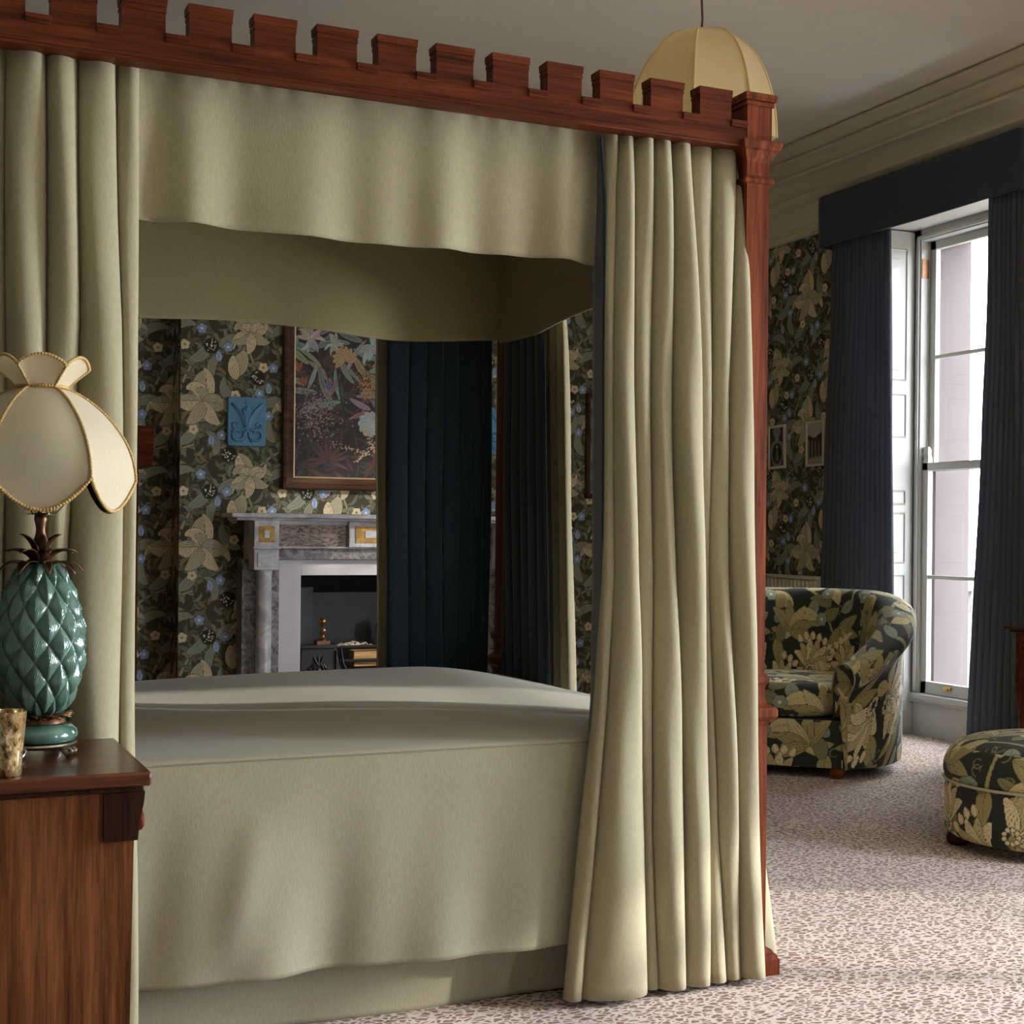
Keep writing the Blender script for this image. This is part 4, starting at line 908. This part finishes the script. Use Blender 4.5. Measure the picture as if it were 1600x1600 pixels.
for s in (-1, 1):
    x = CXF+s*.69
    b = obj('corner_block', MB().box(x-.066, x+.066, 7.21, YB, 1.062, 1.199).box(x-.074, x+.074, 7.20, YB, 1.05, 1.064), M['marble_w'], fp, bevel=.003)
    obj('inlay', MB().box(x-.041, x+.041, 7.206, 7.212, 1.085, 1.170), M['marble_y'], b); obj('inlay_centre', MB().box(x-.013, x+.013, 7.203, 7.207, 1.108, 1.148), M['marble_w'], b)
    cp = MB().box(x-.066, x+.066, 7.21, YB, .942, 1.05)
    for i, (o, h) in enumerate(((.018, .006), (.028, .0), (.036, .004))): cp.box(x-.066+o, x+.066-o, 7.21-.004-h*.5, 7.214, .942+o*.9, 1.05-o*.9)
    obj('capital', cp, M['marble_w'], fp, bevel=.002)
    obj('column', MB().lathe([(.043, .13), (.043, .16), (.040, .17), (.040, .92), (.043, .935), (.046, .942)], (x, 7.262, 0), 32), M['marble_w'], fp, ang=60)
    obj('column_base', MB().box(x-.066, x+.066, 7.205, YB, 0, .13), M['marble_w'], fp, bevel=.004)
    obj('jamb', MB().box(x-.10, x+.10, 7.33, YB-.001, 0, .993), M['marble_g'], fp, bevel=.003)
    s0 = CXF+s*.468; s1 = CXF+s*.60
    obj('slip', MB().box(min(s0, s1), max(s0, s1), 7.345, YB-.001, 0, .993), M['slip'], fp, bevel=.002)
obj('slip', MB().box(CXF-.468, CXF+.468, 7.345, YB-.001, .908, .993), M['slip'], fp, bevel=.002)
fb = MB(); fb.box(FX0-.0, FX0+.02, YB, 7.84, 0, FZ+.08).box(FX1-.02, FX1, YB, 7.84, 0, FZ+.08).box(FX0, FX1, YB, 7.84, FZ+.06, FZ+.08).box(FX0, FX1, 7.82, 7.84, 0, FZ+.08)
obj('firebox', fb, M['soot_d'], fp)
obj('fireback', MB().box(2.235, 2.83, 7.79, 7.818, .05, .80), M['soot'], fp, bevel=.006)
for x0, x1 in ((FX0+.02, 2.23), (2.84, FX1-.02)): obj('firebox_cheek', MB().box(x0, x1, 7.72, 7.75, .05, .83), M['soot'], fp, bevel=.004)
obj('hearth', MB().box(CXF-.80, CXF+.80, 6.95, YB, .0, .02), M['marble_g'], fp, bevel=.004)
gr = thing('fire_grate', 'black cast-iron fire grate with scrollwork cheeks and brass finials in the fireplace', 'grate', (2.52, 7.45, .02))
for s in (-1, 1):
    def X(v): return CXF+s*v
    ck = obj('cheek', MB().prism([(X(.455), .02), (X(.215), .02), (X(.17), .10), (X(.20), .34), (X(.245), .44), (X(.262), .515), (X(.455), .515)], 7.37, 7.40, 1), M['iron'], gr, bevel=.003)
    obj('ledge', MB().box(min(X(.462), X(.255)), max(X(.462), X(.255)), 7.355, 7.43, .513, .532), M['iron'], ck, bevel=.003)
    sc = MB()
    sc.tube([(X(.262), 7.366, .50), (X(.262), 7.366, .10)], .006, 6).tube([(X(.235), 7.366, .51), (X(.222), 7.366, .43), (X(.18), 7.366, .35), (X(.155), 7.366, .22)], .006, 6)
    for z0, k in ((.25, 1.15), (.37, .8)):
        for q in (-1, 1):
            sc.tube([(X(.36)+q*k*(.058*math.cos(t)*(1-t/7.5)), 7.366, z0+k*(.062*math.sin(t)*(1-t/8))+.02) for t in np.linspace(-1.2, 5.2, 26)], .0062, 6)
        sc.sphere((X(.36), 7.366, z0+.02), (.016*k+.004, .008, .018*k+.004), 10, 6)
    for q in (-1, 0, 1): sc.tube([(X(.36), 7.366, .42), (X(.36)+q*.020, 7.366, .45), (X(.36)+q*.028, 7.366, .472)], [.007, .006, .002], 6)
    for a in np.linspace(.3, PI-.3, 9): sc.sphere((X(.36)+.085*math.cos(a), 7.366, .29+.14*math.sin(a)), .008, 8, 5)
    obj('scroll_ornament', sc, M['iron'], ck, ang=60)
    fx_ = X(.33)
    obj('finial', MB().box(fx_-.036, fx_+.036, 7.375, 7.435, .532, .552).lathe([(.024, .552), (.026, .562), (.014, .572), (.012, .585), (.022, .598), (.022, .612), (.010, .624), (.012, .634), (.021, .648), (.020, .662), (.010, .674), (0, .678)], (fx_, 7.405, 0), 20), M['bronze'], ck, ang=50)
for z in (.20, .285, .365, .44, .515): obj('bar', MB().tube([(CXF-.235, 7.385, z), (CXF+.235, 7.385, z)], .009, 8), M['iron'], gr)
obj('basket_floor', MB().box(CXF-.23, CXF+.23, 7.38, 7.75, .10, .115), M['iron'], gr)
obj('basket_leg', MB().box(CXF-.22, CXF-.19, 7.39, 7.42, .02, .10).box(CXF+.19, CXF+.22, 7.39, 7.42, .02, .10).box(CXF-.22, CXF-.19, 7.70, 7.73, .02, .10).box(CXF+.19, CXF+.22, 7.70, 7.73, .02, .10), M['iron'], gr)
def log(x0, x1, y, z, h, d, label, up=0):
    mb = MB().prism([(y-d/2, z), (y+d/2, z+.004), (y+d/2-.008, z+h), (y-d/2+.004, z+h-.004)], x0, x1, 0)
    return tag(obj('log', mb, M['log'], None, bevel=.004), label, 'log', 'firewood in the grate')
log(2.34, 2.72, 7.45, .118, .085, .10, 'pale split log on the floor of the grate, lowest of the front stack')
log(2.36, 2.73, 7.45, .213, .08, .095, 'pale split log second from the bottom in the grate')
log(2.365, 2.71, 7.45, .303, .09, .10, 'pale split log third from the bottom in the grate')
log(2.37, 2.72, 7.45, .403, .09, .095, 'pale split log in the grate, topmost of the front stack')
l_ = MB().prism([(2.575, .118), (2.64, .118), (2.645, .64), (2.585, .62)], 7.60, 7.68, 1)
tag(obj('log', l_, M['log'], None, bevel=.004), 'upright split log standing behind the stacked logs in the grate', 'log', 'firewood in the grate')
pg = random.Random(6); mb = MB(); N = 14
pp = [[(2.30+.22*i/N+.01*pg.uniform(-1, 1), 7.44+.10*j/8, .505+.028*pg.random()*math.sin(PI*i/N)+.008*abs(j-4)/4) for j in range(9)] for i in range(N+1)]
tag(obj('newspaper', mb.grid(pp), M['paper_w'], None, ang=15, solid=.002), 'crumpled pale paper lying on top of the logs in the grate', 'paper')

# ------------------------------------------------------------------ pictures, plaques
def picture_tint(w, h, fn, res=.0022):
    d = Draw(w, h, res/2, lin((40, 30, 28)), wrap=False); fn(d); return d
def canvas(mb_list, name, x0, x1, z0, z1, y, d, par, step=.0028):
    X, Z = np.meshgrid(np.arange(x0, x1+step, step), np.arange(z0, z1+step, step), indexing='ij'); G = np.stack([X, np.full_like(X, y), Z], -1)
    return obj(name, MB().grid(G), M['art'], par, cols=d.sample(X-x0, Z-z0).reshape(-1, 3))
PX0, PX1, PZ0, PZ1 = 1.964, 3.076, 1.37, 2.32
pn = thing('painting', 'large dark-framed picture of pale flowers and foliage above the mantel', 'painting', (2.52, YB, 1.37))
F = .062
def framep(x0, x1, z0, z1, yb, w, dep, par, mat_h, mat_v, slip=None):
    fp_ = [(0, 0), (0, -dep*.7), (.006, -dep), (w*.35, -dep), (w*.6, -dep*.72), (w, -dep*.5), (w, 0)]
    for nm, mt, pts in (('frame', None, None),):
        mb = MB(); rings = [[(x0+i, yb+h, z0+i), (x1-i, yb+h, z0+i), (x1-i, yb+h, z1-i), (x0+i, yb+h, z1-i)] for i, h in fp_]
        n = len(rings); v = [p for r in rings for p in r]; f = [(k*4+i, k*4+(i+1) % 4, k*4+4+(i+1) % 4, k*4+4+i) for k in range(n-1) for i in range(4)]
        mb.add(v, f); o = obj('frame', mb, mat_h, par, ang=25)
    if slip:
        mb = MB(); rings = [[(x0+i, yb+h, z0+i), (x1-i, yb+h, z0+i), (x1-i, yb+h, z1-i), (x0+i, yb+h, z1-i)] for i, h in ((w, -dep*.45), (w+.004, -dep*.5), (w+.010, -dep*.42), (w+.010, 0))]
        mb.add([p for r in rings for p in r], [(k*4+i, k*4+(i+1) % 4, k*4+4+(i+1) % 4, k*4+4+i) for k in range(3) for i in range(4)]); obj('slip', mb, slip, par, ang=25)
framep(PX0, PX1, PZ0, PZ1, YB-.001, F, .035, pn, M['frame_wood'], None, M['gilt'])
def still_life(d):
    g = random.Random(14); w, h = d.w, d.h
    c = lambda *a: lin(a)
    for i in range(260):                                   # dark tangled ground
        d.leaf(g.random()*w, g.random()*h, g.random()*6.28, .08+.10*g.random(), .010+.02*g.random(), g.uniform(-1, 1), c(*[int(q*(.6+.7*g.random())) for q in (74, 54, 52)]), c(28, 22, 22), c(100, 80, 76), 1, .8, 0, .001)
    for i in range(70):                                    # grey-green leaves
        d.leaf(g.random()*w, h*(.35+.65*g.random()), g.uniform(0, 3.14), .12+.12*g.random(), .02+.03*g.random(), g.uniform(-.8, .8), c(*[int(q*(.6+.55*g.random())) for q in (150, 160, 152)]), c(40, 42, 40), c(200, 206, 200), 2, .8, 0, .001)
    for i in range(900): 
        x, y = .13+g.gauss(0, .06), .36+g.gauss(0, .07); d.disc(x, y, .0022+.003*g.random(), c(*g.choice(((150, 126, 118), (90, 66, 62), (190, 170, 160), (60, 40, 38)))), 6)
    for i in range(500):
        x, y = .42+g.gauss(0, .03), .52+g.gauss(0, .05); d.disc(x, y, .0018+.003*g.random(), c(*g.choice(((186, 132, 86), (120, 78, 50), (210, 170, 120)))), 6)
    d.stroke(d.spine(.30, .28, 1.75, .72, -.12), .014, .010, c(52, 40, 38))
    d.stroke(d.spine(.20, .55, 2.0, .5, .2), .012, .007, c(60, 48, 44))
    for x, y, k, col in ((.09, .76, 1.0, (196, 188, 182)), (.22, .74, .7, (190, 200, 196)), (.45, .74, 1.3, (206, 212, 208)), (.52, .88, 1.1, (198, 206, 202)), (.12, .90, 1.0, (172, 190, 186)), (.74, .8, 1.3, (210, 200, 190)), (.85, .5, 1.2, (190, 160, 140))):
        for i in range(16): d.leaf(x, y, g.random()*6.28, (.06+.05*g.random())*k, .024*k, g.uniform(-1.4, 1.4), c(*[min(255, int(q*(.72+.33*g.random()))) for q in col]), c(70, 60, 58), c(236, 232, 226), 3, .7, 0, .001)
    for a in np.linspace(-.4, 3.4, 9): d.leaf(.29, .66, a+.3, .075, .034, .5, c(196, 164, 128), c(110, 84, 64), c(232, 200, 150), 2, .7, 0, .001)
    for a in np.linspace(0, 6.28, 12): d.leaf(.44, .31, a, .075, .052, .9, c(*[int(q*(.86+.14*g.random())) for q in (206, 216, 220)]), c(130, 138, 144), c(240, 244, 246), 3, .65, 0, .001)
    for p in ((.22, .20, -.35, .22), (.36, .10, .7, .2), (.46, .16, 1.9, .14)):
        s = d.spine(p[0], p[1], p[2], p[3], .3, 22)
        for q in s: d.disc(q[0]+g.gauss(0, .006), q[1]+g.gauss(0, .006), .0045, c(214, 176, 140), 8); d.disc(q[0]+g.gauss(0, .010), q[1]+g.gauss(0, .010), .003, c(236, 214, 186), 6)
    for a in np.linspace(-.3, 3.4, 10): d.leaf(.20, .10, a, .13, .022, g.uniform(-.5, .5), c(96, 66, 64), c(40, 28, 28), c(140, 104, 100), 1, .8, 0, .001)
    for x, y in ((.03, .58), (.06, .50)): 
        for a in (1.2, 1.7, 2.1): d.leaf(x, y, a, .06, .02, .2, c(150, 92, 66), c(70, 42, 34), c(224, 140, 90), 1, .7, 0, .001)
D = picture_tint(PX1-PX0-2*F, PZ1-PZ0-2*F, still_life)
canvas(None, 'canvas', PX0+F-.002, PX1-F+.002, PZ0+F-.002, PZ1-F+.002, YB-.012, D, pn)
def plaque(cx, label):
    p = thing('wall_plaque', label, 'plaque', (cx, YB, 1.725), 0, 'powder-blue relief plaques')
    w, h = .102, .130; ol = []
    for sx, sz, a0 in ((1, 1, 0), (-1, 1, PI/2), (-1, -1, PI), (1, -1, 3*PI/2)):
        for t in np.linspace(0, PI/2, 7): ol.append((sx*(w-.014)+.014*math.cos(a0+t), sz*(h-.014)+.014*math.sin(a0+t)))
    obj('slab', MB().prism(ol, -.030, -.001, 1), M['blue'], p, local=True, bevel=.004)
    mb = MB(); Y = -.032
    def rel(pts, r): mb.tube([(x, Y-.003, z) for x, z in pts], [1.35*q for q in r] if hasattr(r, '__len__') else 1.35*r, 8)
    for s in (-1, 1):
        g = []
        for i in range(16):                              # two big flaring leaves
            t = i/15; x = s*(.008+.078*t**2.1); z = -.035+.135*t; wd = .016*math.sin(PI*(.12+.80*t))
            g.append([(x-s*wd, Y+.004, z-.01*t), (x-s*wd*.3, Y-.010, z), (x+s*wd*.6, Y-.006, z-.004), (x+s*wd, Y+.004, z-.012)])
        mb.grid(g)
        for k in (.0, .35, .7): rel([(s*(.002+.03*k*t**1.6), -.03+(.115-.02*k)*t) for t in np.linspace(0, 1, 10)], [.0045]*9+[.001])
        rel([(s*(.052+.026*math.cos(t)*(1-t/8)), -.070+.026*math.sin(t)*(1-t/8)) for t in np.linspace(2.6, -3.6, 26)], .0052)
        rel([(s*(.060+.017*math.cos(t)*(1-t/9)), -.020+.015*math.sin(t)*(1-t/9)) for t in np.linspace(-2.4, 3.0, 18)], .0045)
        rel([(s*.006, -.035), (s*.03, -.046), (s*.06, -.040), (s*.088, -.052)], [.006, .0055, .0045, .002]); rel([(s*.006, -.05), (s*.014, -.085), (s*.03, -.108)], [.005, .005, .003])
        mb.sphere((s*.076, Y, -.012), (.008, .006, .008), 8, 6)
    mb.prism([(-.009, .092), (.009, .092), (.009, .112), (-.009, .112)], -.038, -.030, 1)
    mb.sphere((0, Y, -.040), (.014, .010, .020), 12, 8)
    obj('relief', mb, M['blue'], p, local=True, ang=50); return p
plaque(1.770, 'powder-blue relief plaque with a leaf motif, left of the painting'); plaque(3.27, 'powder-blue relief plaque glimpsed through the slit beside the far bed post')
def small_picture(name, yc, zc, tilt, seed, label):
    t = thing(name, label, 'picture', (XR, yc, zc)); w, h = .092, .138; mb = MB()
    rings = [[(-d_, s1*(w-i), s2*(h-i)) for s1, s2 in ((1, -1), (-1, -1), (-1, 1), (1, 1))] for i, d_ in ((0, .001), (0, .012), (.004, .015), (.014, .015), (.017, .010), (.017, .001))]
    mb.add([p for r in rings for p in r], [(k*4+i, k*4+(i+1) % 4, k*4+4+(i+1) % 4, k*4+4+i) for k in range(5) for i in range(4)])
    obj('frame', mb, M['cream'], t, local=True, ang=25)
    d = Draw(2*w, 2*h, .001, lin((62, 50, 46)), wrap=False); c = lambda *a: lin(a); cr_ = c(196, 184, 160)
    if seed == 0:
        d.poly([(.03, .0), (.154, .0), (.154, .02), (.03, .02)], cr_)
        ur = [(.05, .02), (.03, .07), (.022, .13), (.035, .165), (.07, .18), (.075, .20), (.055, .215), (.05, .245), (.075, .26), (.11, .26), (.134, .245), (.13, .215), (.11, .20), (.115, .18), (.15, .165), (.162, .13), (.154, .07), (.134, .02)]
        d.poly(ur, c(150, 150, 144)); d.poly([(.092+.052*math.cos(a), .098+.066*math.sin(a)) for a in np.linspace(0, 6.28, 30)], c(52, 60, 74)); d.poly([(.092+.040*math.cos(a), .098+.054*math.sin(a)) for a in np.linspace(0, 6.28, 30)], c(26, 26, 32))
        d.poly([(.070, .05), (.080, .10), (.088, .125), (.098, .125), (.106, .10), (.116, .05)], c(120, 112, 104)); d.disc(.093, .138, .012, c(176, 160, 140))
    else:
        d.poly([(.0, .0), (.19, .0), (.19, .06), (.0, .05)], c(180, 170, 150))
        for i in range(5): d.poly([(.02+.034*i, .04), (.034+.034*i, .04), (.034+.034*i, .16-.01*i), (.02+.034*i, .16)], c(140, 134, 118))
        d.poly([(.0, .2), (.08, .17), (.19, .22), (.19, .28), (.0, .28)], c(190, 182, 168))
    Yg, Zg = np.meshgrid(np.arange(-w+.014, w-.013, .002), np.arange(-h+.014, h-.013, .002), indexing='ij'); G = np.stack([np.full_like(Yg, -.006), Yg, Zg], -1)
    obj('print', MB().grid(G), M['art'], t, local=True, cols=d.sample(w-Yg, Zg+h).reshape(-1, 3)); t.rotation_euler = (tilt, 0, 0)
small_picture('wall_picture', 7.420, 1.703, -.03, 0, 'small cream-framed picture of an urn with a portrait oval, beside the red bed post')
small_picture('wall_picture', 7.022, 1.705, -.01, 1, 'small cream-framed picture half hidden by the far navy window curtain')
t = thing('alcove_picture', 'grey picture in a dark frame glimpsed beside the navy lining of the near foot curtain', 'picture', (4.25, YA, 1.67))
framep(3.905, 4.6, 1.36, 2.0, YA-.001, .03, .03, t, M['frame_wood'], None)
obj('print', MB().box(3.93, 4.575, YA-.012, YA-.008, 1.385, 1.975), plain('grey_print', (120, 126, 126), .5, 0, .5, 14), t)

# ------------------------------------------------------------------ wardrobe, radiator, desk
wd = thing('wardrobe', 'dark red wooden wardrobe in the alcove left of the chimney breast', 'wardrobe', (.65, 7.4, 0))
obj('carcass', MB().box(.10, 1.170, 7.18, 7.62, .10, 1.46), M['wood_z'], wd, bevel=.004); obj('plinth', MB().box(.08, 1.185, 7.165, 7.63, 0, .10), M['wood_x'], wd, bevel=.004)
obj('cornice', MB().prism([(7.63, 1.46), (7.17, 1.46), (7.16, 1.50), (7.135, 1.54), (7.12, 1.60), (7.105, 1.62), (7.105, 1.66), (7.63, 1.66)], .05, 1.235, 0), M['wood_x'], wd, bevel=.003)
for a, b, k in ((.13, .63, .60), (.64, 1.14, .67)):
    d_ = obj('door', MB().box(a, b, 7.160, 7.18, .14, 1.43), M['wood_z'], wd, bevel=.004); obj('knob', MB().sphere((k, 7.150, .8), .013, 12, 8), M['brass'], d_)
rd = thing('radiator', 'cream column radiator under the small pictures behind the armchair', 'radiator', (5.10, 7.05, 0))
for k in range(18):
    y = 6.88+.040*k
    if y > 7.5: break
    obj('column', MB().box(5.05, 5.12, y, y+.030, .12, .885), M['cream'], rd, bevel=.012, seg=3)
obj('top_grille', MB().box(5.045, 5.125, 6.87, 7.53, .885, .905), M['cream'], rd, bevel=.004); obj('foot', MB().box(5.06, 5.11, 6.90, 6.94, 0, .13).box(5.06, 5.11, 7.4, 7.44, 0, .13), M['cream'], rd)
dk = thing('desk', 'dark wooden writing desk at the right edge in front of the navy curtain', 'desk', (4.78, 4.3, 0))
DX, DX2, DY, DY2 = 4.585, 5.10, 3.75, 4.83
obj('top', MB().box(DX-.0, DX2, DY-.02, DY2+.02, .742, .752).box(DX+.012, DX2-.01, DY, DY2, .726, .742), M['dark_oak'], dk, bevel=.004)
obj('case', MB().box(DX+.03, DX2-.02, DY+.02, DY2-.02, .46, .726), M['wood_x'], dk, bevel=.003)
for y0, y1 in ((DY+.06, DY+.50), (DY+.54, DY2-.06)):
    for z0, z1 in ((.47, .58), (.60, .715)):
        q = obj('drawer', MB().box(DX+.018, DX+.03, y0, y1, z0, z1), M['wood_y'], dk, bevel=.003); obj('knob', MB().sphere((DX+.008, (y0+y1)/2, (z0+z1)/2), .012, 12, 8), M['brass'], q)
for x in (DX+.055, DX2-.055):
    for y in (DY+.05, DY2-.05):
        obj('leg', MB().box(x-.022, x+.022, y-.022, y+.022, .40, .47).lathe([(.0, 0), (.014, 0), (.018, .03), (.013, .05), (.016, .06), (.020, .34), (.026, .36), (.020, .375), (.027, .39), (.022, .41)], (x, y, 0), 20), M['wood_z'], dk, ang=50)
